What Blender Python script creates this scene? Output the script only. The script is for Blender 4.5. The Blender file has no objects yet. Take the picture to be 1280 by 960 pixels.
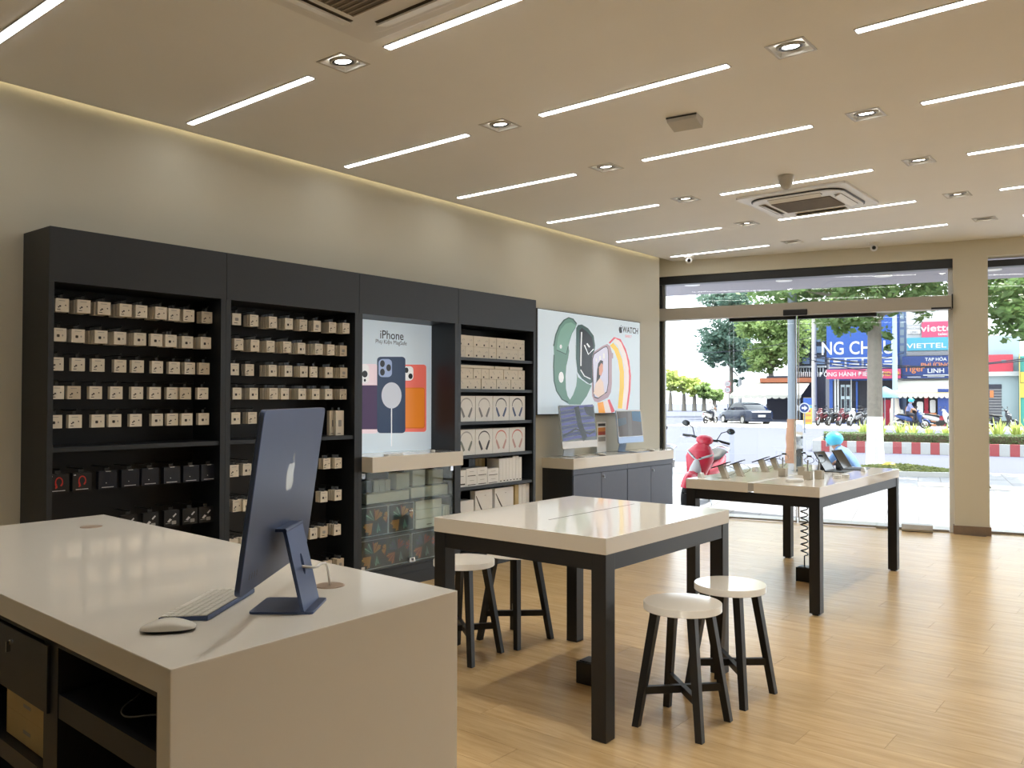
import bpy, bmesh, math, random
from mathutils import Matrix, Vector
random.seed(7)
SC = bpy.context.scene
COL = SC.collection
PI = math.pi

# ------------------------------------------------------------------ camera
CAM_H = 1.5
FPX = 1046.6
YAW, PITCH, ROLL = math.radians(39.049), math.radians(1.046), math.radians(0.11)
_fw = Vector((-math.sin(YAW)*math.cos(PITCH), math.cos(YAW)*math.cos(PITCH), math.sin(PITCH)))
_r0 = Vector((math.cos(YAW), math.sin(YAW), 0)); _u0 = _r0.cross(_fw)
_r = _r0*math.cos(ROLL) + _u0*math.sin(ROLL); _u = -_r0*math.sin(ROLL) + _u0*math.cos(ROLL)
cd = bpy.data.cameras.new('camera'); cam = bpy.data.objects.new('camera', cd); COL.objects.link(cam)
cd.sensor_width = 36; cd.lens = FPX/1280*36; cd.clip_start = .05; cd.clip_end = 1200
cam.matrix_world = Matrix(((_r.x,_u.x,-_fw.x,0),(_r.y,_u.y,-_fw.y,0),(_r.z,_u.z,-_fw.z,CAM_H),(0,0,0,1)))
SC.camera = cam
EYE = Vector((0,0,CAM_H))
def ray(x, y): return _r*((x-640)/FPX) - _u*((y-480)/FPX) + _fw
def on_z(x, y, z): d = ray(x,y); return EYE + d*((z-CAM_H)/d.z)
def on_x(x, y, X): d = ray(x,y); return EYE + d*(X/d.x)

# ------------------------------------------------------------------ light and exposure
vs = SC.view_settings
vs.view_transform = 'Standard'; vs.look = 'None'; vs.exposure = 0.45; vs.gamma = 1.0; vs.use_curve_mapping = False
W = bpy.data.worlds.new('sky'); SC.world = W; W.use_nodes = True
wn = W.node_tree.nodes; wl = W.node_tree.links
bg = wn['Background']; bg.inputs[0].default_value = (.86,.93,1.0,1); bg.inputs[1].default_value = 3.2
sd = bpy.data.lights.new('sun','SUN'); sun = bpy.data.objects.new('sun', sd); COL.objects.link(sun)
sd.energy = 9.0; sd.angle = math.radians(.6); sd.color = (1,.95,.86)
sun.rotation_euler = (math.radians(-27), math.radians(14), 0)
sun.location = (0,-5,30)
SC.cycles.use_denoising = True
SC.cycles.max_bounces = 9; SC.cycles.diffuse_bounces = 5; SC.cycles.glossy_bounces = 4
SC.cycles.transparent_max_bounces = 24; SC.cycles.transmission_bounces = 6
SC.cycles.sample_clamp_indirect = 6; SC.cycles.caustics_reflective = False; SC.cycles.caustics_refractive = False
STRIP_E, SPOT_E, COVE_E = 10.0, 20.0, 4.5

# ------------------------------------------------------------------ materials
def lin(c):
    return tuple(((x/255)/12.92 if x/255 <= .04045 else ((x/255+.055)/1.055)**2.4) for x in c)
MATS = {}
def mat(name, col, rough=.5, metal=0., var=.06, vscale=9., bump=0., bscale=80., emit=0., coat=0., rnd=0., spec=.5, ecol=None, stretch=None):
    m = bpy.data.materials.new(name); m.use_nodes = True; MATS[name] = m
    nt = m.node_tree; N = nt.nodes; L = nt.links; b = N['Principled BSDF']
    c = lin(col)
    b.inputs['Roughness'].default_value = rough; b.inputs['Metallic'].default_value = metal
    b.inputs['Coat Weight'].default_value = coat; b.inputs['Specular IOR Level'].default_value = spec
    tc = N.new('ShaderNodeTexCoord'); mp = N.new('ShaderNodeMapping'); L.new(tc.outputs['Object'], mp.inputs[0])
    if stretch: mp.inputs['Scale'].default_value = stretch
    nz = N.new('ShaderNodeTexNoise'); nz.inputs['Scale'].default_value = vscale; nz.inputs['Detail'].default_value = 4
    L.new(mp.outputs[0], nz.inputs['Vector'])
    mx = N.new('ShaderNodeMix'); mx.data_type = 'RGBA'
    mx.inputs[6].default_value = (*[x*(1-var) for x in c],1); mx.inputs[7].default_value = (*[min(1,x*(1+var)) for x in c],1)
    L.new(nz.outputs[0], mx.inputs[0]); out = mx.outputs[2]
    if rnd:
        oi = N.new('ShaderNodeObjectInfo'); hs = N.new('ShaderNodeHueSaturation'); mr = N.new('ShaderNodeMapRange')
        mr.inputs[3].default_value = 1-rnd; mr.inputs[4].default_value = 1+rnd
        L.new(oi.outputs['Random'], mr.inputs[0]); L.new(mr.outputs[0], hs.inputs['Value']); L.new(out, hs.inputs['Color']); out = hs.outputs[0]
    L.new(out, b.inputs['Base Color'])
    if bump:
        n2 = N.new('ShaderNodeTexNoise'); n2.inputs['Scale'].default_value = bscale; L.new(mp.outputs[0], n2.inputs['Vector'])
        bp = N.new('ShaderNodeBump'); bp.inputs['Strength'].default_value = bump; bp.inputs['Distance'].default_value = .01
        L.new(n2.outputs[0], bp.inputs['Height']); L.new(bp.outputs[0], b.inputs['Normal'])
    if emit:
        b.inputs['Emission Strength'].default_value = emit
        if ecol: b.inputs['Emission Color'].default_value = (*ecol,1)
        else: L.new(out, b.inputs['Emission Color'])
    return m
def glass_mat(name, tint=(.97,.985,.98), ior=1.5, rough=0.):
    m = bpy.data.materials.new(name); m.use_nodes = True; MATS[name] = m
    nt = m.node_tree; N = nt.nodes; L = nt.links; N.remove(N['Principled BSDF'])
    t = N.new('ShaderNodeBsdfTransparent'); t.inputs[0].default_value = (*tint,1)
    g = N.new('ShaderNodeBsdfGlossy'); g.inputs['Roughness'].default_value = rough
    fr = N.new('ShaderNodeFresnel'); fr.inputs[0].default_value = ior
    ge = N.new('ShaderNodeNewGeometry'); mr = N.new('ShaderNodeMapRange')      # same reflectance from both sides of the pane
    mr.inputs[3].default_value = ior; mr.inputs[4].default_value = 1/ior
    L.new(ge.outputs['Backfacing'], mr.inputs[0]); L.new(mr.outputs[0], fr.inputs[0])
    mx = N.new('ShaderNodeMixShader'); L.new(fr.outputs[0], mx.inputs[0]); L.new(t.outputs[0], mx.inputs[1]); L.new(g.outputs[0], mx.inputs[2])
    L.new(mx.outputs[0], N['Material Output'].inputs[0]); return m
def lamp_mat(name, col, e):
    m = bpy.data.materials.new(name); m.use_nodes = True; MATS[name] = m
    b = m.node_tree.nodes['Principled BSDF']; b.inputs['Base Color'].default_value = (.8,.8,.8,1)
    b.inputs['Emission Color'].default_value = (*col,1); b.inputs['Emission Strength'].default_value = e; return m
def leaf_mat(name, col, rnd=.2):
    m = mat(name, col, .55, var=.45, vscale=1.7)
    nt = m.node_tree; N = nt.nodes; L = nt.links; b = N['Principled BSDF']
    tr = N.new('ShaderNodeBsdfTranslucent'); tr.inputs[0].default_value = (*[min(1,x*1.5) for x in lin(col)],1)
    mx = N.new('ShaderNodeMixShader'); mx.inputs[0].default_value = .35
    L.new(b.outputs[0], mx.inputs[1]); L.new(tr.outputs[0], mx.inputs[2]); L.new(mx.outputs[0], N['Material Output'].inputs[0]); return m
def wood_mat():
    m = mat('oak vinyl', (196,152,92), .27, var=.0, rnd=.05, bump=.05, bscale=40, stretch=(.12,1,1))
    nt = m.node_tree; N = nt.nodes; L = nt.links
    mx = [n for n in N if n.type == 'MIX'][0]; nz = [n for n in N if n.type == 'TEX_NOISE'][0]; mp = [n for n in N if n.type == 'MAPPING'][0]
    mp.inputs['Scale'].default_value = (.9,9,1)
    oi = N.new('ShaderNodeObjectInfo'); va = N.new('ShaderNodeVectorMath'); va.operation = 'SCALE'
    cb = N.new('ShaderNodeCombineXYZ'); L.new(oi.outputs['Random'], cb.inputs[0]); L.new(oi.outputs['Random'], cb.inputs[2])
    L.new(cb.outputs[0], va.inputs[0]); va.inputs['Scale'].default_value = 60
    L.new(va.outputs[0], mp.inputs['Location'])
    nz.inputs['Scale'].default_value = 3.2; nz.inputs['Detail'].default_value = 7; nz.inputs['Roughness'].default_value = .62; nz.inputs['Distortion'].default_value = .5
    rp = N.new('ShaderNodeValToRGB'); rp.color_ramp.elements[0].position = .3; rp.color_ramp.elements[1].position = .72
    L.new(nz.outputs[0], rp.inputs[0]); L.new(rp.outputs[0], mx.inputs[0])
    mx.inputs[6].default_value = (*lin((180,149,103)),1); mx.inputs[7].default_value = (*lin((206,177,131)),1)
    return m

# ------------------------------------------------------------------ mesh builder
class MB:
    def __init__(s): s.v = []; s.f = []; s.m = []; s.s = []
    def add(s, vs, fs, m=0, T=None, sm=False):
        o = len(s.v)
        s.v += [tuple(T @ Vector(p)) if T is not None else tuple(p) for p in vs]
        for f in fs: s.f.append([i+o for i in f]); s.m.append(m); s.s.append(sm)
        return s
    def box(s, x0, x1, y0, y1, z0, z1, m=0, T=None):
        return s.add([(x0,y0,z0),(x1,y0,z0),(x1,y1,z0),(x0,y1,z0),(x0,y0,z1),(x1,y0,z1),(x1,y1,z1),(x0,y1,z1)],
                     [(0,3,2,1),(4,5,6,7),(0,1,5,4),(1,2,6,5),(2,3,7,6),(3,0,4,7)], m, T)
    def prism(s, poly, z0, z1, m=0, T=None):
        n = len(poly)
        return s.add([(x,y,z0) for x,y in poly]+[(x,y,z1) for x,y in poly],
                     [tuple(range(n-1,-1,-1)), tuple(range(n,2*n))]+[(i,(i+1)%n,(i+1)%n+n,i+n) for i in range(n)], m, T)
    def face(s, pts, m=0, T=None): return s.add(pts, [tuple(range(len(pts)))], m, T)
    def loft(s, rings, m=0, T=None, caps=True, closed=True, sm=True):
        n = len(rings[0]); vs = [p for r in rings for p in r]; fs = []
        for k in range(len(rings)-1):
            for i in range(n if closed else n-1):
                j = (i+1) % n; fs.append((k*n+i, k*n+j, (k+1)*n+j, (k+1)*n+i))
        s.add(vs, fs, m, T, sm)
        if caps and closed:
            s.add(rings[0], [tuple(range(n-1,-1,-1))], m, T); s.add(rings[-1], [tuple(range(n))], m, T)
        return s
    def tube(s, pts, r, n=8, m=0, T=None, caps=True):
        P = [Vector(p) for p in pts]; R = r if isinstance(r,(list,tuple)) else [r]*len(P)
        t = (P[1]-P[0]).normalized(); a = Vector((0,0,1)) if abs(t.z) < .9 else Vector((1,0,0))
        nx = t.cross(a).normalized(); rings = []
        for i, p in enumerate(P):
            t = (P[min(i+1,len(P)-1)]-P[max(i-1,0)]).normalized()
            nx = (nx - t*nx.dot(t)).normalized(); ny = t.cross(nx)
            rings.append([p + nx*(R[i]*math.cos(2*PI*k/n)) + ny*(R[i]*math.sin(2*PI*k/n)) for k in range(n)])
        return s.loft(rings, m, T, caps)
    def cyl(s, p0, p1, r, r1=None, n=16, m=0, T=None): return s.tube([p0,p1],[r, r if r1 is None else r1], n, m, T)
    def lathe(s, prof, n=24, m=0, T=None, caps=True):
        return s.loft([[(r*math.cos(2*PI*k/n), r*math.sin(2*PI*k/n), z) for k in range(n)] for r,z in prof], m, T, caps)
    def ball(s, c, r, n=12, m=0, T=None):
        r = r if isinstance(r,(tuple,list)) else (r,r,r); k = max(4,n//2); rings = []
        for i in range(k+1):
            a = -PI/2+PI*i/k; q = max(math.cos(a),.02)
            rings.append([(c[0]+r[0]*q*math.cos(2*PI*j/n), c[1]+r[1]*q*math.sin(2*PI*j/n), c[2]+r[2]*math.sin(a)) for j in range(n)])
        return s.loft(rings, m, T)
    def mesh(s, name, mats, bevel=0, seg=2):
        me = bpy.data.meshes.new(name); me.from_pydata(s.v, [], s.f); me.update()
        for x in (mats if isinstance(mats,(list,tuple)) else [mats]): me.materials.append(MATS[x])
        me.polygons.foreach_set('material_index', s.m); me.polygons.foreach_set('use_smooth', s.s)
        if bevel:
            bm = bmesh.new(); bm.from_mesh(me); bm.normal_update()
            es = [e for e in bm.edges if len(e.link_faces) == 2 and e.calc_face_angle(0) > .5]
            bmesh.ops.bevel(bm, geom=es, offset=bevel, segments=seg, affect='EDGES', profile=.6, clamp_overlap=True)
            bm.to_mesh(me); bm.free()
        return me
    def build(s, name, mats, parent=None, bevel=0, seg=2, loc=None, rot=None, **tags):
        return put(name, s.mesh(name, mats, bevel, seg), parent, loc, rot, **tags)
def tag(o, label=None, cat=None, group=None, kind=None):
    if label: o['label'] = label
    if cat: o['category'] = cat
    if group: o['group'] = group
    if kind: o['kind'] = kind
    return o
def put(name, me, parent=None, loc=None, rot=None, **tags):
    o = bpy.data.objects.new(name, me); COL.objects.link(o)
    if parent is not None: o.parent = parent
    if loc is not None: o.location = loc
    if rot is not None: o.rotation_euler = rot if hasattr(rot,'__len__') else (0,0,rot)
    return tag(o, **tags)
def empty(name, loc=(0,0,0), rot=None, **tags):
    o = put(name, None, None, loc, rot, **tags); o.empty_display_size = .1; return o
def kids(o): return [c for c in COL.objects if c.parent == o]
def copy_tree(o, parent=None, _k=None):
    if _k is None:
        _k = {}
        for c in COL.objects:
            if c.parent: _k.setdefault(c.parent.name, []).append(c)
    c = o.copy(); COL.objects.link(c); c.parent = parent
    for ch in _k.get(o.name, []): copy_tree(ch, c, _k)
    return c
def instance(o, loc, rot, label, group=None, first=False):
    c = o if first else copy_tree(o); c.location = loc
    c.rotation_euler = rot if hasattr(rot,'__len__') else (0,0,rot)
    c['label'] = label
    if group: c['group'] = group
    return c
ORD = ['first','second','third','fourth','fifth','sixth','seventh','eighth','ninth','tenth','eleventh','twelfth','thirteenth','fourteenth']
def arc(cx, cy, rx, ry, a0, a1, n=20):
    return [(cx+rx*math.cos(math.radians(a0+(a1-a0)*i/n)), cy+ry*math.sin(math.radians(a0+(a1-a0)*i/n))) for i in range(n+1)]
def smooth(P, k=6):
    P = [Vector(p) for p in P]; out = []
    for i in range(len(P)-1):
        a, b, c, d = P[max(i-1,0)], P[i], P[i+1], P[min(i+2,len(P)-1)]
        for j in range(k):
            t = j/k; out.append(.5*((2*b)+(c-a)*t+(2*a-5*b+4*c-d)*t*t+(3*b-a-3*c+d)*t**3))
    return out+[P[-1]]
def rrect(x0, y0, x1, y1, r, n=5):
    return arc(x1-r,y0+r,r,r,-90,0,n)+arc(x1-r,y1-r,r,r,0,90,n)+arc(x0+r,y1-r,r,r,90,180,n)+arc(x0+r,y0+r,r,r,180,270,n)
def ell(cx, cy, rx, ry, n=28): return arc(cx,cy,rx,ry,0,360,n)[:-1]
def stroke(pts, w):
    # flat ribbon polygon along a 2D path; w may be a list
    n = len(pts); Wd = w if isinstance(w,(list,tuple)) else [w]*n; a = []; b = []
    for i,(x,y) in enumerate(pts):
        x0,y0 = pts[max(0,i-1)]; x1,y1 = pts[min(n-1,i+1)]; l = math.hypot(x1-x0,y1-y0) or 1
        nx,ny = -(y1-y0)/l*Wd[i]/2, (x1-x0)/l*Wd[i]/2; a.append((x+nx,y+ny)); b.append((x-nx,y-ny))
    return a+b[::-1]
def flat(mb, poly, d, m=0, T=None):
    area = sum(poly[i][0]*poly[(i+1)%len(poly)][1]-poly[(i+1)%len(poly)][0]*poly[i][1] for i in range(len(poly)))
    if area < 0: poly = poly[::-1]
    return mb.face([(x,y,d) for x,y in poly], m, T)
def text_into(mb, s, x, y, h, d, m=0, T=None, align='CENTER', sx=1., bold=0., shear=0.):
    cu = bpy.data.curves.new('txt','FONT'); cu.body = s; cu.size = h; cu.align_x = align; cu.offset = bold; cu.shear = shear
    cu.resolution_u = 3
    o = bpy.data.objects.new('txt', cu); me = bpy.data.meshes.new_from_object(o)
    mb.add([(v.co.x*sx+x, v.co.y+y, d) for v in me.vertices], [tuple(p.vertices) for p in me.polygons], m, T)
    bpy.data.objects.remove(o); bpy.data.curves.remove(cu); bpy.data.meshes.remove(me); return mb
APPLE = ([(0,.30),(.10,.34),(.22,.36),(.33,.31),(.40,.24),(.33,.17),(.295,.07),(.30,-.04),(.35,-.14),(.43,-.19),(.38,-.31),(.30,-.43),(.22,-.50),(.14,-.50),(.06,-.47),(0,-.46),(-.06,-.47),(-.14,-.50),(-.22,-.49),(-.32,-.38),(-.40,-.22),(-.44,-.04),(-.43,.13),(-.36,.27),(-.25,.35),(-.13,.35)],
         [(.01,.40),(.03,.50),(.10,.60),(.20,.65),(.20,.55),(.14,.45),(.06,.40)])
def apple_into(mb, x, y, s, d, m=0, T=None):
    for p in APPLE: flat(mb, [(x+a*s, y+b*s) for a,b in p], d, m, T)
    return mb
T_LEFT = lambda x, y, z: Matrix(((0,0,1,x),(1,0,0,y),(0,1,0,z),(0,0,0,1)))      # art on a plane that faces +X: u = +Y, v = +Z

for a in [
 ('wall paint',(211,207,191),.7,0,.02,3), ('ceiling paint',(236,237,236),.8,0,.02,3), ('dark laminate',(34,38,43),.45,0,.08,30), ('dark inside',(18,18,20),.6,0,.1,20),
 ('grey door',(84,91,110),.45,0,.04,20), ('solid white',(232,227,217),.06,0,.015,5), ('seat white',(228,221,208),.1,0,.02,6), ('black metal',(17,19,23),.42,0,.08,30),
 ('black plastic',(14,14,15),.35,0,.1,30), ('white plastic',(228,228,226),.3,0,.02,10), ('soft grey plastic',(186,184,178),.4,0,.03,10), ('trim metal',(150,148,144),.3,.6,.04,20),
 ('chrome',(205,207,210),.12,1,.02,20), ('aluminium',(190,190,188),.3,.85,.03,30), ('stand beige',(178,170,154),.45,0,.03,20), ('grommet brown',(150,130,112),.4,0,.05,20),
 ('box white',(226,218,202),.5,0,.03,12), ('box tan',(205,192,170),.55,0,.08,25), ('box kraft',(190,168,120),.6,0,.06,25), ('print dark',(52,46,42),.6,0,.1,30), ('print grey',(150,148,144),.6,0,.1,30),
 ('box black',(20,20,22),.35,0,.1,30), ('box navy',(24,28,40),.3,0,.1,30), ('print red',(190,44,36),.5,0,.08,30), ('print silver',(205,205,208),.4,.3,.05,30),
 ('blue steel',(78,92,124),.36,.75,.04,30), ('dark glass',(8,9,11),.06,0,.1,10), ('key white',(226,222,212),.4,0,.02,20),
 ('stone baseboard',(134,116,100),.45,0,.14,18), ('frame black',(22,26,28),.35,0,.08,20), ('beam grey',(176,170,158),.45,.2,.03,10),
 ('tag clear',(50,50,50),.3,0,.1,20), ('rubber',(22,22,22),.7,0,.1,20)]: mat(*a)
mat('orange art',(214,140,70),.5); mat('gold art',(206,158,84),.5); mat('teal art',(58,98,92),.5); mat('rust art',(168,74,56),.5); mat('violet art',(84,74,104),.5); mat('mint art',(150,190,170),.5); mat('tablet art black',(22,22,24),.3)
wood_mat(); glass_mat('window glass'); glass_mat('door glass',(.90,.95,.93),1.5); glass_mat('acrylic',(.95,.97,.97),1.45)
lamp_mat('strip light',(1,.985,.95),STRIP_E); lamp_mat('spot light',(1,.95,.87),SPOT_E); lamp_mat('cove light',(1,.84,.52),COVE_E)
# ------------------------------------------------------------------ the room
XW = -5.25; CEIL = 3.29; XR = 7.0
FA = math.radians(13.2); F0 = Vector((-5.25,9.70,0))
FU = Vector((math.cos(FA),math.sin(FA),0)); FN = Vector((-math.sin(FA),math.cos(FA),0))
FW = Matrix.Translation(F0) @ Matrix.Rotation(FA,4,'Z')       # shop-front frame: x along the glass, y outwards
def pq(p, q, z=0): return FU*p + FN*q + Vector((0,0,z))       # street frame measured from below the camera
def struct(mb, name, mats, label, cat, parent=None, **k):
    return mb.build(name, mats, parent, label=label, cat=cat, kind='structure', **k)
def front_y(x, off): return 9.70 + (x+5.25)*math.tan(FA) + off/math.cos(FA)

m = MB(); m.box(XW-.2,XW,-3,9.45,-.1,3.5); struct(m,'wall_left','wall paint','long cream side wall behind the dark shelving','wall')
m = MB(); m.box(XW-.2,XR+.2,-3.2,-3,-.1,3.5); struct(m,'wall_back','wall paint','cream back wall of the shop behind the viewer','wall')
m = MB(); m.box(XR,XR+.2,-3,12.75,-.1,3.5); struct(m,'wall_right','wall paint','cream side wall beyond the right edge of the view','wall')
m = MB(); m.box(-.6,-.145,-.2,.22,-.1,3.5,0,FW); m.box(-.6,12.7,0,.22,3.10,3.5,0,FW)
struct(m,'wall_front','wall paint','cream lintel wall above the shop-front glass','wall')
m = MB(); m.box(3.262,3.605,-.002,.36,-.1,3.5,0,FW); col = struct(m,'column','wall paint','cream square column between the shop-front windows','column')
m = MB(); m.box(3.247,3.620,-.017,.375,-.1,.098,0,FW); m.build('baseboard','stone baseboard',col,bevel=.003,label='brown stone skirting')
m = MB(); m.box(XW,XW+.012,6.41,6.96,0,.08); struct(m,'baseboard_left','stone baseboard','low skirting along the side wall by the display counter','baseboard')

# ceiling with a slot along the wall and real holes for the recessed spots
SPX = [-3.49,-1.565,.36]; SPY = [1.59,2.87,4.175,5.45,6.76,8.085,9.335]; HS = .087
m = MB(); xs = sorted([-5.2,XR+.1]+[x+s*HS for x in SPX for s in (-1,1)]); ys = sorted([-3.1,13.2]+[y+s*HS for y in SPY for s in (-1,1)])
for i in range(len(xs)-1):
    for j in range(len(ys)-1):
        cx, cy = (xs[i]+xs[i+1])/2, (ys[j]+ys[j+1])/2
        if any(abs(cx-x)<.01 for x in SPX) and any(abs(cy-y)<.01 for y in SPY): continue
        m.face([(xs[i],ys[j],CEIL),(xs[i],ys[j+1],CEIL),(xs[i+1],ys[j+1],CEIL),(xs[i+1],ys[j],CEIL)])
m.box(-5.2,-5.19,-3.1,9.8,CEIL,CEIL+.03)
ceil = struct(m,'ceiling','ceiling paint','pale plaster ceiling full of recessed lights','ceiling')
m = MB(); m.box(XW-.2,XR+.2,-3.2,13.2,3.5,3.7); struct(m,'roof','wall paint','unseen roof slab blocking sky light above the plaster ceiling','roof')  # unseen slab, added to keep sky light out of the room
m = MB(); m.box(-5.192,-5.186,-2.5,9.4,CEIL+.035,CEIL+.05); m.build('cove_light','cove light',label='warm glowing light slot where ceiling meets side wall',cat='cove light')

# floor: vinyl planks along X, joints recessed
m = MB(); m.box(XW-.1,XR+.1,-3.1,9.0,-.06,-.006)
m.prism([(XW-.15,9.0),(XR+.1,9.0),(XR+.1,front_y(XR+.1,.14)),(XW-.15,front_y(XW-.15,.14))],-.06,-.006)
floor = struct(m,'floor','dark inside','honey oak vinyl plank floor','floor')
PW, PL = .2, 1.22
def plank_mesh(w, l):
    q = MB(); q.box(0,w-.0012,0,l-.0012,-.008,0); return q
pm = plank_mesh(PL,PW).mesh('plank','oak vinyl'); rest = MB(); npl = 0
for j in range(-34,52):
    y0 = 3.83 + PW*(j-6); y1 = y0+PW
    if y0 < -3: continue
    lim = XW
    if y1 > 9.6: lim = max(XW,(y1-9.70-.11/math.cos(FA))/math.tan(FA)-5.25)
    off = (-1.04 + [0,.41,.83][j%3] + (.07 if j%2 else 0)) % PL
    x = XW - PL + (off - (XW-PL)) % PL
    while x < XR:
        a = max(x,lim); b = min(x+PL,XR)
        if b-a > .02:
            if y0 > 2.35 and a < .45 and b-a > .1:
                if abs(b-a-PL) < 1e-6: put('plank',pm,floor,(a,y0,0))
                else: plank_mesh(b-a,PW).build('plank','oak vinyl',floor,loc=(a,y0,0))
                npl += 1
            else: rest.box(a,b-.0012,y0,y1-.0012,-.008,0)
        x += PL
rest.build('planks','oak vinyl',floor,kind='stuff')
m = MB(); m.box(-.143,3.262,-.11,.135,-.0055,.0008,0,FW); m.box(3.605,12.5,-.11,.245,-.0055,.0008,0,FW); m.build('threshold','oak vinyl',floor)

# ------------------------------------------------------------------ shop front
def glass_unit(name, p0, p1, z0, z1, label, cat, n0=.12, extra=None):
    e = MB(); e.box(p0,p1,n0,n0+.012,z0,z1,0,FW)
    return struct(e,name,'window glass',label,cat)
glass_unit('window_1',-.08,.80,.02,2.53,'tall fixed glass pane next to the display counter','window')
glass_unit('window_2',2.44,3.21,.02,2.53,'tall fixed glass pane left of the square column','window')
for k,(a,b) in enumerate(((-.08,.775),(.78,2.2),(2.205,3.21))):
    glass_unit('window_%d'%(3+k),a,b,2.60,3.0,['short transom pane above the door beam, at the side wall end','long transom pane above the middle of the door beam','transom pane above the door beam, next to the column'][k],'window')
for k,(a,b,c) in enumerate(((.76,1.565,'left'),(1.585,2.47,'right'))):
    d = empty('door_%d'%(k+1),FW@Vector((a,0,0)),label='%s leaf of the glass sliding door under the sensor'%c,cat='door',kind='structure'); d.rotation_euler=(0,0,FA)
    w = b-a
    q = MB(); q.box(0,w,.07,.082,.02,2.50); q.build('pane','window glass',d)
    q = MB(); q.box(0,w,.055,.10,2.485,2.53); q.build('top_rail','frame black',d)
    q = MB(); s0 = w-.020 if k==0 else 0; q.box(s0+.006 if k==0 else 0,s0+.016 if k==0 else .010,.066,.086,.02,2.485); q.build('stile','trim metal',d)
    q = MB(); q.box(0,w,.066,.086,.008,.03); q.build('bottom_rail','trim metal',d)
beam = empty('door_beam',FW@Vector((-.16,0,0)),label='grey sliding door operator beam across the shop front',cat='beam',kind='structure'); beam.rotation_euler=(0,0,FA)
q = MB(); q.box(0,3.405,-.08,.105,2.525,2.675); q.build('housing','beam grey',beam,bevel=.006)
q = MB(); q.box(3.406,3.42,-.078,.10,2.53,2.69); q.build('end_cap','black plastic',beam)
q = MB(); q.box(3.20,3.40,-.084,-.06,2.523,2.545); q.build('stop_bracket','black plastic',beam)
q = MB(); q.box(1.595,1.875,-.115,-.081,2.515,2.59); q.build('motion_sensor','black plastic',beam,bevel=.012,label='small black door sensor')
fr = empty('window_frame',FW@Vector((0,0,0)),label='dark shop-front frame around the glass wall',cat='frame',kind='structure'); fr.rotation_euler=(0,0,FA)
q = MB(); q.box(-.145,3.262,.03,.17,2.995,3.10); q.build('head_profile','frame black',fr)
q = MB(); q.box(-.143,-.11,.06,.17,0,3.0); q.build('jamb','frame black',fr)
q = MB(); q.box(-.11,-.08,.10,.16,0,3.0); q.build('jamb','trim metal',fr)
q = MB(); q.box(3.215,3.262,.10,.16,0,3.0); q.build('jamb','white plastic',fr)
q = MB(); q.box(-.11,.76,.10,.15,0,.025); q.build('sill','trim metal',fr)
q = MB(); q.box(2.47,3.21,.10,.15,0,.025); q.build('sill','trim metal',fr)
q = MB(); q.box(2.45,2.56,.04,.10,0,.03); q.build('floor_guide','trim metal',fr)
fr2 = empty('window_frame',FW@Vector((3.605,0,0)),label='dark frame of the window right of the column',cat='frame',kind='structure'); fr2.rotation_euler=(0,0,FA)
q = MB(); q.box(0,8.9,.17,.30,3.0,3.075); q.build('head_profile','frame black',fr2)
q = MB(); q.box(0,8.9,.22,.27,0,.025); q.build('sill','trim metal',fr2)
glass_unit('window_6',3.605,12.5,.02,3.0,'large glass pane right of the square column','window',.24)
m = MB(); m.box(-.6,12.7,.135,.62,-.14,-.006,0,FW); struct(m,'door_step','soft grey plastic','pale stone step outside the shop-front glass','step')
# roller box lying on the floor by the glass
fb = empty('floor_roller',FW@Vector((2.722,-.05,0)),label='silver metal roller box on the floor by the glass',cat='roller'); fb.rotation_euler=(0,0,FA)
q = MB(); q.prism([(0,.004),(.11,.004),(.115,.03),(.10,.075),(.05,.095),(.01,.08),(-.005,.03)],0,.32,0,Matrix(((0,0,1,0),(1,0,0,0),(0,1,0,0),(0,0,0,1)))); q.build('shell','aluminium',fb)
q = MB(); q.box(.0,.32,-.002,.112,0,.006); q.build('base','black plastic',fb)

# canopy outside
m = MB(); m.box(-1.2,12.7,.22,2.45,3.15,3.75,0,FW); mat('canopy render',(150,148,158),.8); cn = struct(m,'canopy','canopy render','grey canopy soffit outside above the entrance','canopy')
for k,(x,y) in enumerate(((.0,1.25),(1.25,1.35),(2.5,1.45),(3.75,1.45),(5.0,1.45))):
    c = FW@Vector((x,y,3.149)); q = MB(); q.lathe([(.11,-.002),(.11,-.012),(.09,-.014)],20); q.build('canopy_downlight','white plastic',cn,loc=c)

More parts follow.
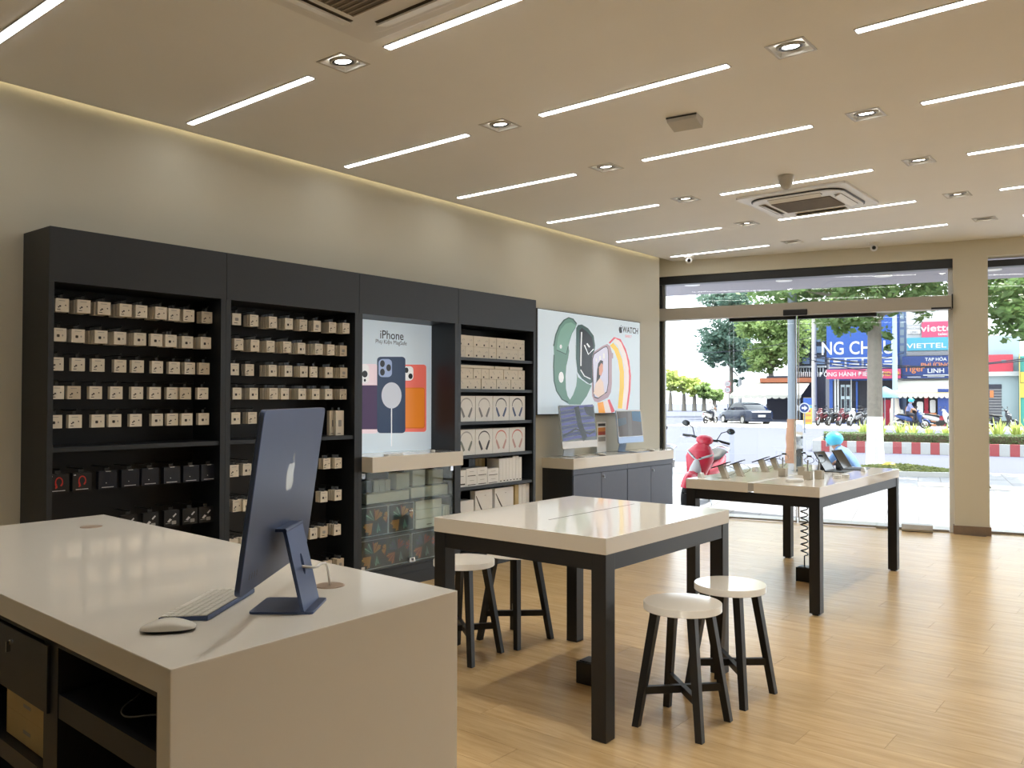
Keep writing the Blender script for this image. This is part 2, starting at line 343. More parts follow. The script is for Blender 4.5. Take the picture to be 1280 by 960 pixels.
# ------------------------------------------------------------------ ceiling lights
def strip_light():
    r = empty('strip_light',label='x',cat='ceiling light',group='linear ceiling lights')
    q = MB(); q.box(0,1.27,-.027,.027,-.004,0); q.build('frame','trim metal',r)
    q = MB(); q.box(.008,1.262,-.0205,.0205,-.0065,-.004); q.build('diffuser','strip light',r)
    return r
sl = strip_light(); n = 0
COLN = ['along the side wall','in second column from side wall','in third column from side wall','in column farthest from side wall']
for i,x in enumerate((-5.045,-3.17,-1.25,.67)):
    for j,y in enumerate((1.60,2.885,4.18,5.45,6.785,8.10,9.37,.31)):  # last row is out of view, added to brighten the service counter
        if (i == 3 and j < 3) or (j == 7 and i not in (1,2)): continue
        instance(sl,(x,y,CEIL),0,'ceiling light strip %s, %s row from the glass'%(COLN[i],ORD[6-j if j < 7 else 7]),first=(n==0)); n += 1
def spot():
    r = empty('downlight',label='x',cat='downlight',group='square recessed downlights')
    a, b, h = HS, .076, .07
    q = MB(); q.add([(s*(a+.014),t*(a+.014),-.003) for s,t in ((-1,-1),(1,-1),(1,1),(-1,1))]+[(s*a,t*a,-.003) for s,t in ((-1,-1),(1,-1),(1,1),(-1,1))]+[(s*(a+.014),t*(a+.014),0) for s,t in ((-1,-1),(1,-1),(1,1),(-1,1))],
        [(0,4,5,1),(1,5,6,2),(2,6,7,3),(3,7,4,0),(0,1,9,8),(1,2,10,9),(2,3,11,10),(3,0,8,11)]); q.build('trim_frame','soft grey plastic',r)
    q = MB(); q.add([(s*a,t*a,-.003) for s,t in ((-1,-1),(1,-1),(1,1),(-1,1))]+[(s*b,t*b,.02) for s,t in ((-1,-1),(1,-1),(1,1),(-1,1))]+[(s*b,t*b,h) for s,t in ((-1,-1),(1,-1),(1,1),(-1,1))],
        [(0,4,5,1),(1,5,6,2),(2,6,7,3),(3,7,4,0),(4,8,9,5),(5,9,10,6),(6,10,11,7),(7,11,8,4),(8,11,10,9)]); q.build('recess','soft grey plastic',r)
    T = Matrix.Rotation(math.radians(8),4,'X')
    q = MB(); q.lathe([(.072,.014),(.070,.002),(.060,.002),(.058,.014)],24,0,T,caps=False); q.build('gimbal_ring','soft grey plastic',r)
    q = MB(); q.lathe([(.058,.014),(.057,.000),(.044,.004),(.043,.016)],24,0,T,caps=False); q.build('lamp_rim','black plastic',r)
    q = MB(); q.lathe([(.043,.012),(.042,.006),(.002,.004)],20,0,T); q.build('lamp','spot light',r)
    ld = bpy.data.lights.new('beam','SPOT'); ld.energy = 38; ld.color = (1,.955,.88); ld.spot_size = math.radians(95); ld.spot_blend = .8; ld.shadow_soft_size = .04
    put('beam',ld,r,(0,0,-.008))
    return r
sp = spot(); n = 0
for i,x in enumerate(SPX):
    for j,y in enumerate(SPY):
        instance(sp,(x,y,CEIL),0,'square downlight between %s strip columns, %s row from the glass'%(['first and second','second and third','third and fourth'][i],ORD[6-j]),first=(n==0)); n += 1

def aircon(loc, label, flap):
    r = empty('ceiling_aircon',loc,label=label,cat='air conditioner',group='ceiling cassette air conditioners')
    q = MB(); q.prism(rrect(-.475,-.475,.475,.475,.02),-.022,0); q.build('panel','white plastic',r,bevel=.004)
    q = MB(); q.prism(rrect(-.408,-.408,.408,.408,.15,8),-.033,-.020); q.build('bezel_shadow','black plastic',r)  # black sheet standing in for the shadow line around the bezel
    q = MB(); q.prism(rrect(-.398,-.398,.398,.398,.145,8),-.042,-.028)
    q.build('bezel','white plastic',r,bevel=.005)
    q = MB(); q.box(-.26,.26,-.20,.20,-.047,-.041); g = q.build('grille','grille grey',r)
    for k in range(13):
        q = MB(); y = -.19+k*.0317; q.box(-.255,.255,y-.004,y+.004,-.051,-.046); q.build('slat','slat grey',g)
    for k in range(4):
        T = Matrix.Rotation(k*PI/2,4,'Z')
        q = MB(); q.box(-.23,.23,.30,.365,-.044,-.041,0,T); q.build('outlet','grille grey',r)
        q = MB(); q.box(-.225,.225,-.03,.035,-.004,.004,0,T@Matrix.Translation((0,.335,-.05))@Matrix.Rotation(flap,4,'X')); q.build('louvre','white plastic',r)
    return r
mat('grille grey',(104,94,82),.6); mat('slat grey',(150,140,124),.5)
aircon((-2.645,7.46,CEIL),'ceiling cassette air conditioner halfway down the shop',math.radians(24))
aircon((-2.69,2.285,CEIL),'ceiling cassette air conditioner nearest the viewer',math.radians(14))
r = empty('emergency_sensor',(-2.483,4.80,CEIL),label='white wedge-shaped box mounted flat on the ceiling',cat='sensor box'); r.rotation_euler=(0,0,math.radians(8))
q = MB(); q.add([(-.10,-.07,0),(.10,-.07,0),(.10,.07,0),(-.10,.07,0),(-.095,-.065,-.035),(.095,-.065,-.03),(.095,.065,-.06),(-.095,.065,-.06)],[(0,1,2,3),(4,7,6,5),(0,4,5,1),(1,5,6,2),(2,6,7,3),(3,7,4,0)]); q.build('housing','soft grey plastic',r,bevel=.004)
q = MB(); q.box(-.1,.1,-.072,-.066,-.012,-.004); q.build('seam','black plastic',r)
r = empty('smoke_detector',(-2.498,6.55,CEIL),label='white cone-shaped smoke detector on the ceiling',cat='smoke detector')
q = MB(); q.lathe([(.062,0),(.062,-.02),(.058,-.03)],24); q.build('base','soft grey plastic',r)
q = MB(); q.lathe([(.056,-.03),(.052,-.06),(.038,-.092),(.016,-.108),(.002,-.111)],24); q.build('cone','soft grey plastic',r)
for loc,lab in (((-4.84,9.46,CEIL),'small white dome security camera near the side wall corner'),((-2.79,9.98,CEIL),'small white dome security camera above the glass door')):
    r = empty('security_camera',loc,label=lab,cat='security camera',group='dome cameras by the shop front')
    q = MB(); q.lathe([(.06,0),(.06,-.018),(.05,-.025)],24); q.build('mount','white plastic',r)
    q = MB(); q.ball((0,0,-.055),.042,18); q.build('eyeball','white plastic',r)
    d = (EYE-Vector(loc)).normalized(); c = Vector((0,0,-.055))+d*.034
    q = MB(); q.cyl(c,c+d*.014,.022,.019,18); q.build('lens','black plastic',r)
# ------------------------------------------------------------------ wall shelving, four bays
XF = -4.90
UY = [1.973,3.07,4.195,5.303,6.405]; UTOP = 2.455; UO = 2.15
def wb(mb, name, mats, parent, **k): return mb.build(name, mats, parent, loc=-parent.location, **k)
def bay(i, label):
    y0, y1 = UY[i], UY[i+1]-.001
    r = empty('shelving_bay',(-5.07,(y0+y1)/2,0),label=label,cat='shelving',group='dark wall shelving bays')
    t = .036 if i else .03
    q = MB(); q.box(XW,XF,y0,y0+t,0,UTOP); wb(q,'side_panel','dark laminate',r)
    q = MB(); q.box(XW,XF,y1-.036,y1,0,UTOP); wb(q,'side_panel','dark laminate',r)
    q = MB(); q.box(XW,XF+.003,y0+.0015,y1-.0015,UO,UTOP+.001); wb(q,'header_panel','dark laminate',r)
    q = MB(); q.box(XW,XF-.02,y0+t,y1-.036,0,.10); wb(q,'plinth','dark laminate',r)
    q = MB(); q.box(XW,XW+.018,y0+t,y1-.036,.10,UO); wb(q,'back_panel','dark inside',r)
    return r, y0+t, y1-.036
def shelf(r, a, b, z, x=XF-.012, th=.026):
    q = MB(); q.box(XW+.018,x,a+.001,b-.001,z-th,z); wb(q,'shelf','dark laminate',r)
B1,a1,b1 = bay(0,'leftmost dark shelving bay with small boxes on hooks')
B2,a2,b2 = bay(1,'second dark shelving bay, tightly hung with thin white boxes')
B3,a3,b3 = bay(2,'third dark shelving bay with phone poster and glass cabinet')
B4,a4,b4 = bay(3,'dark shelving bay of box-filled shelves next to watch poster')
shelf(B1,a1,b1,1.225); shelf(B2,a2,b2,1.225); shelf(B1,a1,b1,.44); shelf(B2,a2,b2,.12)

def yx(px, X): return on_x(px,499,X).y
def hang_mesh(name, w, h, d, icon, mats):
    q = MB(); q.box(-d,0,-w/2,w/2,0,h)
    q.box(-d*.6,-d*.45,-.008,.008,h,h+.022,2)
    T = T_LEFT(0,0,0)
    if icon == 'dots':
        flat(q,ell(-.012,h*.42,.006,.005,10),.0006,1,T); flat(q,ell(.018,h*.5,.004,.004,8),.0006,1,T)
        flat(q,[(-.028,.010),(-.010,.010),(-.010,.014),(-.028,.014)],.0006,1,T); flat(q,[(-.024,.022),(-.016,.022),(-.016,.029),(-.024,.029)],.0006,1,T)
        flat(q,[(-.02,h-.014),(.015,h-.014),(.015,h-.011),(-.02,h-.011)],.0006,3,T)
    elif icon == 'plug':
        flat(q,rrect(-.016,.024,.000,.040,.004,3),.0006,1,T); flat(q,[(-.02,h-.013),(.018,h-.013),(.018,h-.0105),(-.02,h-.0105)],.0006,3,T); flat(q,ell(.016,.034,.004,.006,8),.0006,3,T)
    else:
        flat(q,rrect(-w*.2,h*.35,w*.2,h*.62,.006,3),.0006,3,T); flat(q,[(-w*.3,.012),(w*.1,.012),(w*.1,.016),(-w*.3,.016)],.0006,1,T)
    return q.mesh(name,mats)
HM = ['box white','print dark','tag clear','print grey']; HM2 = ['box tan','print dark','tag clear','print grey']  # HM2 is the same print on tan boxes
ME = {('dots',0):hang_mesh('charger_box',.074,.075,.03,'dots',HM),('plug',0):hang_mesh('charger_box',.074,.075,.03,'plug',HM),
      ('dots',1):hang_mesh('accessory_box',.066,.078,.016,'dots',HM),('plug',1):hang_mesh('accessory_box',.066,.078,.016,'plug',HM),('plain',1):hang_mesh('accessory_box',.066,.078,.016,'plain',HM),
      ('tan',1):hang_mesh('accessory_box',.066,.078,.016,'plain',HM2),('tan',0):hang_mesh('charger_box',.074,.075,.03,'dots',HM2),
      ('tall',1):hang_mesh('strap_box',.075,.185,.03,'plain',HM)}
hookm = MB(); hookm.tube([(-.215,0,0),(-.012,0,0),(0,0,.008)],.0028,6); HOOK = hookm.mesh('hook',['black metal'])
BAYN = {B1.name:'left bay', B2.name:'second bay'}
def hook(r, X, y, z):
    put('hook',HOOK,r,Vector((X,y,z))-r.location)
def hang_row(r, row, pxs, counts, z, xf, thin, kinds, side=''):
    for k,(px,c) in enumerate(zip(pxs,counts)):
        X = xf + random.uniform(-.02,.02); y = yx(px,X); hook(r,X+.012,y,z+.0635 if not thin else z+.0665)
        d = .016 if thin else .03; x = X
        for i in range(c):
            kd = kinds[(k+i*i)%len(kinds)] if i else kinds[k%len(kinds)]
            me = ME[(kd,1 if thin else 0)]
            lab = 'small white box, %s of %s, %s %shook'%(row,BAYN[r.name],ORD[k],side)
            if c > 1: lab += (', front' if i == 0 else ', %s from front'%ORD[i])
            put(me.name,me,None,(x,y+random.uniform(-.003,.003),z-.038),(0,0,random.uniform(-.05,.05)),label=lab,cat='box',group='small boxes hanging on the %s hooks'%BAYN[r.name])
            x -= d+random.choice((.002,.002,.006,.012) if thin else (.004,.01))
Z5 = [2.031,1.862,1.695,1.534,1.369]
hang_row(B1,'top row',[77,104,129,156,176,200,217,235,258],[2,3,3,4,3,4,2,3,2],Z5[0],-4.97,0,['dots'])
hang_row(B1,'second row',[74,97,125,150,175,195,213,234,257],[1,2,4,4,4,1,3,3,3],Z5[1],-4.97,0,['plug'])
hang_row(B1,'third row',[70,97,122,150,172,196,218,237,255.5],[1,1,1,1,1,1,1,2,1],Z5[2],-4.97,0,['dots']*8+['tan'])
hang_row(B1,'fourth row',[72,92,119,146,172,194,215,231.5,254],[1]*9,Z5[3],-4.97,0,['dots','tan','dots','dots','dots','dots','dots','tan','dots'])
hang_row(B1,'fifth row',[69,95,122.5,144,170,197,216,234.5,255],[1]*9,Z5[4],-4.97,0,['plug','dots','plug','plug','dots'])
hang_row(B2,'top row',[295,317,340.7,360.7,378.3,395.9,415.5,431.7],[1,4,6,5,4,3,5,4],Z5[0],-4.95,1,['plain','dots','dots','plug','dots'])
hang_row(B2,'second row',[297.4,318.5,338.2,358.6,376.9,398,413.4,428.9],[2,6,5,6,5,6,4,3],Z5[1],-4.95,1,['dots','plug','dots','dots','plug','dots','dots','tan'])
hang_row(B2,'third row',[292.8,312.2,341,360.7,379.7,392.3,411.3,429.6],[1,3,5,5,4,1,4,4],Z5[2],-4.95,1,['plug','dots','plug','plug','plug','dots','plug','tan'])
hang_row(B2,'fourth row',[295.9,317.4,341.9,356.2,377.8,394.6,411.3,429.3],[1,5,6,4,6,5,5,5],Z5[3],-4.95,1,['plug','plug','dots','plug','plug'])
hang_row(B2,'fifth row',[295,315.5],[1,4],Z5[4],-4.95,1,['plug','dots'])
hang_row(B2,'sixth row',[294,309.5],[1,4],1.02,-4.95,1,['dots','plug'],'left '); hang_row(B2,'sixth row',[409,423],[3,4],1.02,-4.95,1,['dots'],'right ')
hang_row(B2,'seventh row',[297.5,311],[3,4],.783,-4.95,1,['dots','plug'],'left '); hang_row(B2,'seventh row',[406,423],[3,4],.783,-4.95,1,['plug'],'right ')
hang_row(B2,'eighth row',[293,308],[4,3],.530,-4.95,1,['plain','plug'],'left '); hang_row(B2,'eighth row',[393,406,423],[2,4,4],.524,-4.95,1,['plug','tan'],'right ')
hang_row(B2,'bottom row',[412,427],[2,4],.265,-4.95,1,['tan','tan'])
for k,(px,x) in enumerate(((425,-4.96),(417,-4.995))):
    put('strap_box',ME[('tall',1)],None,(x,yx(px,x),1.228),label='tall white box above the shelf of second bay, %s'%['front one','back one'][k],cat='box',group='tall boxes in the second bay')
# black boxes and earbud packs of the left bay
def beats(me_name, red):
    q = MB(); q.box(-.035,0,-.054,.054,0,.104); T = T_LEFT(0,0,0)
    if red:
        flat(q,stroke(arc(.0,.058,.019,.026,-20,200,14),.006),.0006,1,T); flat(q,stroke([(-.018,.05),(-.012,.03),(-.02,.026)],.010),.0006,1,T); flat(q,stroke([(.018,.05),(.010,.036)],.009),.0006,1,T)
        flat(q,[(-.048,.09),(-.036,.09),(-.036,.096),(-.048,.096)],.0006,2,T)
    else:
        flat(q,ell(-.01,.035,.003,.003,8),.0006,2,T); flat(q,[(-.014,.108-.008),(.016,.1),(.016,.104),(-.014,.104)],.0006,2,T)
    flat(q,[(-.036,.008),(.034,.008),(.034,.0115),(-.036,.0115)],.0006,2,T); q.box(-.02,-.015,-.014,.014,.104,.122,3)
    return q.mesh(me_name,['box black' if red else 'box navy','print red','print silver','tag clear'])
bm_ = [beats('earphone_box',1),beats('case_box',0)]
for k,px in enumerate((75,104,136,164,189,216,240,262)):
    y = yx(px,-4.97); hook(B1,-4.96,y,1.094); me = bm_[0 if k<2 else 1]
    put(me.name,me,None,(-4.97,y,.968),(0,0,random.uniform(-.03,.03)),label='black box %s, %s of lower left bay hooks'%('with red earphone picture' if k<2 else 'with small white print',ORD[k]),cat='box',group='black boxes in the left bay')
def buds_pack():
    q = MB(); q.box(-.03,0,-.05,.05,0,.1); T = T_LEFT(0,0,0)
    flat(q,[(-.03,.03),(-.012,.05),(.002,.042),(-.016,.026)],.0006,1,T); flat(q,[(.006,.062),(.026,.08),(.032,.074),(.012,.054)],.0006,1,T)
    flat(q,rrect(.0,.012,.03,.034,.004,3),.0006,2,T); flat(q,[(-.04,.018),(-.004,.02),(-.004,.023),(-.04,.021)],.0006,2,T); q.box(-.018,-.014,-.014,.014,.1,.118,3)
    return q.mesh('earbud_pack',['box black','print silver','print grey','tag clear'])
bp = buds_pack()
for k,px in enumerate((163,190,216,239,259)):
    y = yx(px,-4.97); hook(B1,-4.96,y,.822)
    put('earbud_pack',bp,None,(-4.97,y,.70),(0,0,random.uniform(-.04,.04)),label='black earbud pack above the counter edge, %s from left'%ORD[k],cat='box',group='earbud packs in the left bay')

# ------------------------------------------------------------------ fourth bay: shelves of white boxes
SZ = [1.868,1.590,1.303,1.008,.733,.452]
for z in SZ: shelf(B4,a4,b4,z-.001)
def front_box(name, w, d, h, art, mats, bevel=.0012):
    q = MB(); q.box(-d,0,-w/2,w/2,0,h)
    if art: art(q,w,h)
    return q.mesh(name,mats)
def art_buds(q,w,h):
    T = T_LEFT(0,0,0)
    flat(q,stroke([(.006,h*.62),(.012,h*.5)],.004),.0006,1,T); flat(q,stroke([(.022,h*.66),(.030,h*.6),(.032,h*.52)],.004),.0006,1,T)
    flat(q,rrect(-.022,h*.12,-.004,h*.28,.003,2),.0006,2,T)
def art_buds2(q,w,h):
    T = T_LEFT(0,0,0)
    flat(q,stroke([(-.002,h*.78),(.004,h*.64)],.004),.0006,1,T); flat(q,stroke([(.014,h*.6),(.020,h*.48)],.004),.0006,1,T)
    flat(q,rrect(-.03,h*.10,-.012,h*.26,.003,2),.0006,2,T)
EB = [front_box('earphone_case_box',.1035,.10,.0965,art_buds,['box white','print grey','print dark']),front_box('earphone_case_box',.1035,.10,.091,art_buds2,['box white','print grey','print dark'])]
for s in range(2):
    for row in range(2):
        for k in range(9):
            h = (.098,.0925)[s]; y = a4+.056+k*.1052
            put('earphone_case_box',EB[s],None,(-4.945+random.uniform(-.004,.004),y,SZ[s]+row*h),label='small white box, %s shelf of fourth bay, %s row, %s from left'%(['top','second'][s],['lower','upper'][row],ORD[k]),cat='box',group='small white boxes on the %s shelf'%['top','second'][s])
for k,(o,w) in enumerate(((0,.47),(.485,.20),(.70,.19))):
    q = MB(); q.box(-.12,0,0,w,0,.026); q.build('flat_box','box white',loc=(-4.94,a4+.02+o,SZ[1]+.186),bevel=.001,seg=1,label='flat white box lying on small boxes, second shelf, %s from left'%ORD[k],cat='box',group='flat boxes on the second shelf')
for nm,c in (('band silver',(176,176,178)),('cup silver',(128,130,134)),('band blue',(70,76,92)),('cup blue',(72,92,132)),('band black',(70,70,76)),('cup black',(48,48,56)),('band red',(206,120,116)),('cup pink',(196,160,156)),('cup green',(120,128,120))): mat(nm,c,.5)
def art_head(q,w,h):
    T = T_LEFT(0,0,0); r = w*.33
    flat(q,stroke(arc(0,h*.60,r,h*.30,-5,185,18),[.006+.006*math.sin(PI*i/18) for i in range(19)]),.0006,1,T)
    for s in (-1,1): flat(q,stroke([(s*r*.93,h*.55),(s*r*.82,h*.46),(s*r*.38,h*.17)],[.012,.024,.026]),.0012,2,T)
mat('box print white',(232,232,230),.45)
HB = {}
for nm,b,c in (('silver','band silver','cup silver'),('blue','band blue','cup blue'),('black','band black','cup black'),('pink','band red','cup pink'),('grey','band silver','cup green')):
    HB[nm] = front_box('headphone_box',.232,.12,.226,art_head,['box print white',b,c])

for s,(names) in enumerate((('silver','silver','blue','blue'),('grey','black','pink','pink'))):
    for k,nm in enumerate(names):
        put('headphone_box',HB[nm],None,(-4.945,a4+.122+k*.2385,SZ[2+s]),label='white box with %s headphones, %s of the %s headphone shelf'%(nm,ORD[k],['upper','lower'][s]),cat='box',group='headphone boxes in the fourth bay')
def art_lines(q,w,h):
    T = T_LEFT(0,0,0)
    flat(q,[(-w*.2,h*.62),(w*.22,h*.62),(w*.22,h*.66),(-w*.2,h*.66)],.0006,1,T); flat(q,[(-w*.38,h*.12),(w*.38,h*.12),(w*.38,h*.2),(-w*.38,h*.2)],.0006,2,T)
def sbox(name, y0, y1, z0, h, d, X, label, art=None, mats=('box print white','print grey','print dark'), grp=None):
    me = front_box(name,y1-y0-.002,d,h-.0015,art,list(mats)); return put(name,me,None,(X,(y0+y1)/2,z0),label=label,cat='box',group=grp)
G5 = 'boxes on the fifth shelf'
z = SZ[4]; sbox('accessory_carton',a4+.005,a4+.115,z,.148,.12,-4.94,'white carton at left end of the fifth shelf',art_lines,grp=G5)
for k in range(2):
    for j in range(2): sbox('accessory_carton',a4+.118+k*.142,a4+.258+k*.142,z+j*.079,.079,.12,-4.94,'white carton on fifth shelf, %s of the %s pair'%(['lower','upper'][j],['left','right'][k]),art_lines,grp=G5)
for j in range(2): sbox('accessory_carton',a4+.402,a4+.56,z+j*.07,.07,.12,-4.94,'wide white carton beside the upright boxes, %s one'%['lower','upper'][j],art_lines,grp=G5)
def art_up(q,w,h):
    flat(q,rrect(-w*.25,h*.05,w*.2,h*.09,.002,2),.0006,2,T_LEFT(0,0,0))
for k,w in enumerate((.052,.048,.046,.05,.046,.048,.044)):
    y = a4+.565+sum((.052,.048,.046,.05,.046,.048,.044)[:k]); sbox('upright_box',y,y+w,z,.222+(.012 if k in(4,5) else 0),.15,-4.94,'white box standing upright on fifth shelf, %s from left'%ORD[k],art_up,grp='upright boxes on the fifth shelf')
for k in range(5): sbox('dark_box',a4+.30+k*.045,a4+.343+k*.045,z,.225,.08,-5.075,'dark slim box standing behind the white cartons, %s from left'%ORD[k],None,('box black',) if k<2 else ('box kraft',),grp='dark boxes behind the cartons')
def art_curve(q,w,h):
    flat(q,stroke([(-w*.45,h*.80),(-w*.25,h*.45),(0,h*.05)],[.008,.016,.012]),.0006,2,T_LEFT(0,0,0)); flat(q,rrect(.01,h*.78,.03,h*.8,.002,2),.0006,1,T_LEFT(0,0,0))
def art_tri(q,w,h):
    flat(q,[(-w*.44,.01),(-w*.36,h*.7),(-w*.25,.03)],.0006,2,T_LEFT(0,0,0)); flat(q,[(-w*.25,.01),(w*.3,.015),(w*.25,.035),(-w*.2,.03)],.0006,2,T_LEFT(0,0,0))
z = SZ[5]; G6 = 'boxes on the sixth shelf'
sbox('keyboard_box',a4+.005,a4+.215,z,.16,.12,-4.94,'low white box with black triangle print, sixth shelf',art_tri,grp=G6)
sbox('tablet_case_box',a4+.235,a4+.47,z,.235,.06,-4.94,'white box with dark curved stripe, left of the two',art_curve,grp=G6); sbox('tablet_case_box',a4+.505,a4+.775,z,.235,.06,-4.94,'white box with dark curved stripe, right of the two',art_curve,grp=G6)
for k in range(4): sbox('upright_box',a4+.80+k*.055,a4+.852+k*.055,z,.245,.14,-4.94,'white box standing upright on sixth shelf, %s from left'%ORD[k],None,('box kraft' if k==0 else 'box print white',),grp='upright boxes on the sixth shelf')

# ------------------------------------------------------------------ third bay: poster niche, ledge, glass cabinet
def glow(name,c,e=.5,rough=.35): return mat(name,c,rough,var=.01,emit=e)
for nm,c in (('poster blue white',(200,214,224)),('art navy',(30,52,84)),('art purple',(62,34,78)),('art pink',(236,214,222)),('art coral',(232,116,104)),('art orange',(224,132,48)),('art orange dark',(206,112,40)),('art black',(24,26,32)),('art disc',(196,202,214)),('art white',(236,240,244)),('art bezel',(150,168,204)),
  ('art green',(98,136,124)),('art green dark',(52,82,78)),('art green light',(118,160,146)),('art ink',(26,34,44)),('art cream',(232,218,214)),('art red',(214,84,98)),('art yellow',(236,196,66)),('art amber',(238,160,50)),('art rose metal',(170,146,158)),('art lilac',(206,206,226)),('art skin',(206,150,128)),('art hair',(48,40,44)),('art sand',(222,200,186))): glow(nm,c,.34)
XP = -5.18
def tracer(X, ox, oy, k):
    def f(x, y): v = on_x(ox+x/k, oy+y/k, X); return (v.y, v.z)
    return f
def art_piece(parent, name, mats, polys, X, lay):
    q = MB()
    for i,(p,mi) in enumerate(polys): flat(q,p,lay*.0009+i*.00003,mi,T_LEFT(X,0,0))
    return wb(q,name,mats,parent)
ps = empty('phone_poster',(XP-.03,4.75,1.062),label='backlit phone accessories poster in the dark shelving niche',cat='poster')
q = MB(); q.box(XP-.05,XP,a3+.004,b3-.004,1.063,2.145); wb(q,'lightbox','poster blue white',ps)
t = tracer(XP,430,380,5.12)
def rr(x0,y0,x1,y1,r): # rounded rect given in traced pixels
    return [t(x,y) for x,y in rrect(x0,y0,x1,y1,r,5)]
def el(x,y,a,b): return [t(*p) for p in ell(x,y,a,b)]
art_piece(ps,'rear_phone_print',['art pink','art purple','art white','art black'],[(rr(95,385,214,828,18),0),(rr(95,520,212,802,6),1),(rr(100,388,158,508,24),2),(el(133,448,18,22),3),(el(133,488,7,10),3)],XP,1)
art_piece(ps,'coral_phone_print',['art coral','art white','art black','art orange dark','art orange'],[(rr(330,388,526,818,18),0),(rr(330,398,443,490,24),1),(el(400,424,12,18),2),(el(425,462,14,18),2),(rr(380,535,516,797,14),3),(rr(384,540,512,790,12),4)],XP,1)
art_piece(ps,'blue_phone_print',['art navy','art bezel','art black','art disc'],[(rr(211,338,392,826,22),0),(rr(220,352,306,468,26),1),(el(245,382,15,22),2),(el(285,408,15,22),2),(el(245,436,15,22),2),(el(303,585,64,84),3)],XP,2)
q = MB(); flat(q,[t(299,668),t(306,668),t(305,910),t(300,910)],.0032,0,T_LEFT(XP,0,0)); wb(q,'cable_print','art white',ps)
q = MB(); c0 = t(306,222); c1 = t(303,254); text_into(q,'iPhone',c0[0],c0[1]-.004,.098,.001,0,T_LEFT(XP,0,0),bold=.0008); text_into(q,'Phụ Kiện MagSafe',c1[0],c1[1]-.004,.048,.001,0,T_LEFT(XP,0,0)); wb(q,'lettering','art black',ps)
lg = empty('niche_ledge',(-5.0,4.72,.944),label='thick white ledge below the phone poster',cat='ledge')
q = MB(); q.box(XW+.02,-4.78,4.232,5.24,.944,1.061); wb(q,'slab','solid white',lg,bevel=.002)
for nm,px,py,w,d,h,mt,lab in (('charging_pad',492,572.5,.16,.06,.012,'white plastic','slim white pad on the niche ledge'),('phone_case',552,566,.19,.05,.008,'black plastic','flat black slab at the right end of niche ledge')):
    X_ = -4.85 if nm=='charging_pad' else -4.88; p = Vector((X_,yx(px,X_),1.061)); q = MB(); q.prism(rrect(-d/2,-w/2,d/2,w/2,.008,3),0,h); q.build(nm,mt,loc=p,bevel=.002,label=lab,cat='accessory')
q = MB(); q.lathe([(.022,0),(.022,.018),(.015,.022)],16); q.build('charger_puck','soft grey plastic',loc=(-4.86,yx(541,-4.86),1.061),label='small round puck on the niche ledge',cat='accessory')
# glass doors under the ledge
for z in (.6845,.4295,.1745): shelf(B3,a3,b3,z-.0005,-4.93,.02)
q = MB(); q.box(XW,XF-.025,a3,b3,.10,.153); wb(q,'kick_panel','dark laminate',B3)
yc = yx(513,-4.915)
for k,(u,v) in enumerate(((a3+.003,yc-.002),(yc+.002,b3-.003))):
    q = MB(); q.box(-4.918,-4.912,u,v,.175,.94); g = wb(q,'glass_door','door glass',B3)
    q = MB(); y = v-.01 if k==0 else u+.01; q.cyl((-4.918,y,.60),(-4.902,y,.60),.006,.006,10); o = q.build('knob','chrome',g)
    for hz_ in (.20,.91):
        q = MB(); y = u if k==0 else v-.04; q.box(-4.921,-4.909,y,y+.04,hz_-.02,hz_+.02); q.build('hinge','chrome',g)
q = MB(); q.box(-4.91,-4.885,yc-.03,yc+.03,.19,.225); q.cyl((-4.885,yc+.01,.205),(-4.87,yc+.01,.205),.010,.010,12); wb(q,'lock','chrome',B3)
FAN = ['tablet art black','print silver','orange art','gold art','teal art','rust art','violet art','mint art']
def tablet_mesh(w,h,d,ver):
    q = MB(); q.box(-d,0,-w/2,w/2,0,h,1); T = T_LEFT(0,0,0)
    flat(q,[(-w/2+.006,.006),(w/2-.006,.006),(w/2-.006,h-.006),(-w/2+.006,h-.006)],.0006,0,T)
    def fan(cx,cy,r,a0,a1,cols,k):
        for i in range(k):
            st = (a1-a0)/k; flat(q,[(cx,cy)]+arc(cx,cy,r*(.86+.14*((i*5)%3)/2),r*(.86+.14*((i*5)%3)/2),a0+st*i,a0+st*(i+.72),2),.0012,cols[i%len(cols)],T)
    R = [([3,2,3,5],[4,7,4],[2,3,2,3],[4,7]),([5,6,5],[6,4,6],[5,2,5],[6,7])][ver]
    fan(.004,h*.52,h*.40,25,100,R[0],8); fan(-.004,h*.52,h*.42,106,175,R[1],7); fan(-.022,h*.45,h*.42,182,262,R[2],9); fan(.035,h*.46,h*.36,252,296,R[3],5); fan(w*.475,h*.6,h*.2,95,260,R[0],8)
    return q.mesh('tablet_box',FAN)
def glass_row(px, X, z0): return yx(px[0],X), yx(px[1],X)
tm = [tablet_mesh(.28,.229,.05,0),tablet_mesh(.28,.229,.05,1)]
for nm,(x0,x1),z,v,lab in (('b1',(451.7,483),.431,0,'tablet box with orange fan picture, upper row, left'),('b2',(486,518),.431,0,'tablet box with orange fan picture, upper row, right'),('c1',(450,479),.176,0,'tablet box with orange fan picture, in the bottom row'),('c2',(481,512.5),.176,1,'tablet box with red fan picture, middle of the bottom row'),('c3',(514,546.5),.176,1,'tablet box with red fan picture, right of the bottom row')):
    X = -4.96; y0, y1 = glass_row((x0,x1),X,z); y0 = max(y0,a3+.002); y1 = max(y1,y0+.284); put('tablet_box',tm[v],None,(X,(y0+y1)/2,z),label=lab,cat='box',group='tablet boxes behind the glass doors')
def gbox(x0,x1,z,h,X,lab,m='box print white',d=.1,art=None):
    y0,y1 = yx(x0,X),yx(x1,X); return sbox('stock_box',y0,y1,z,h,d,X,lab,art,(m,'print grey','print dark'),grp='stock boxes behind the glass doors')
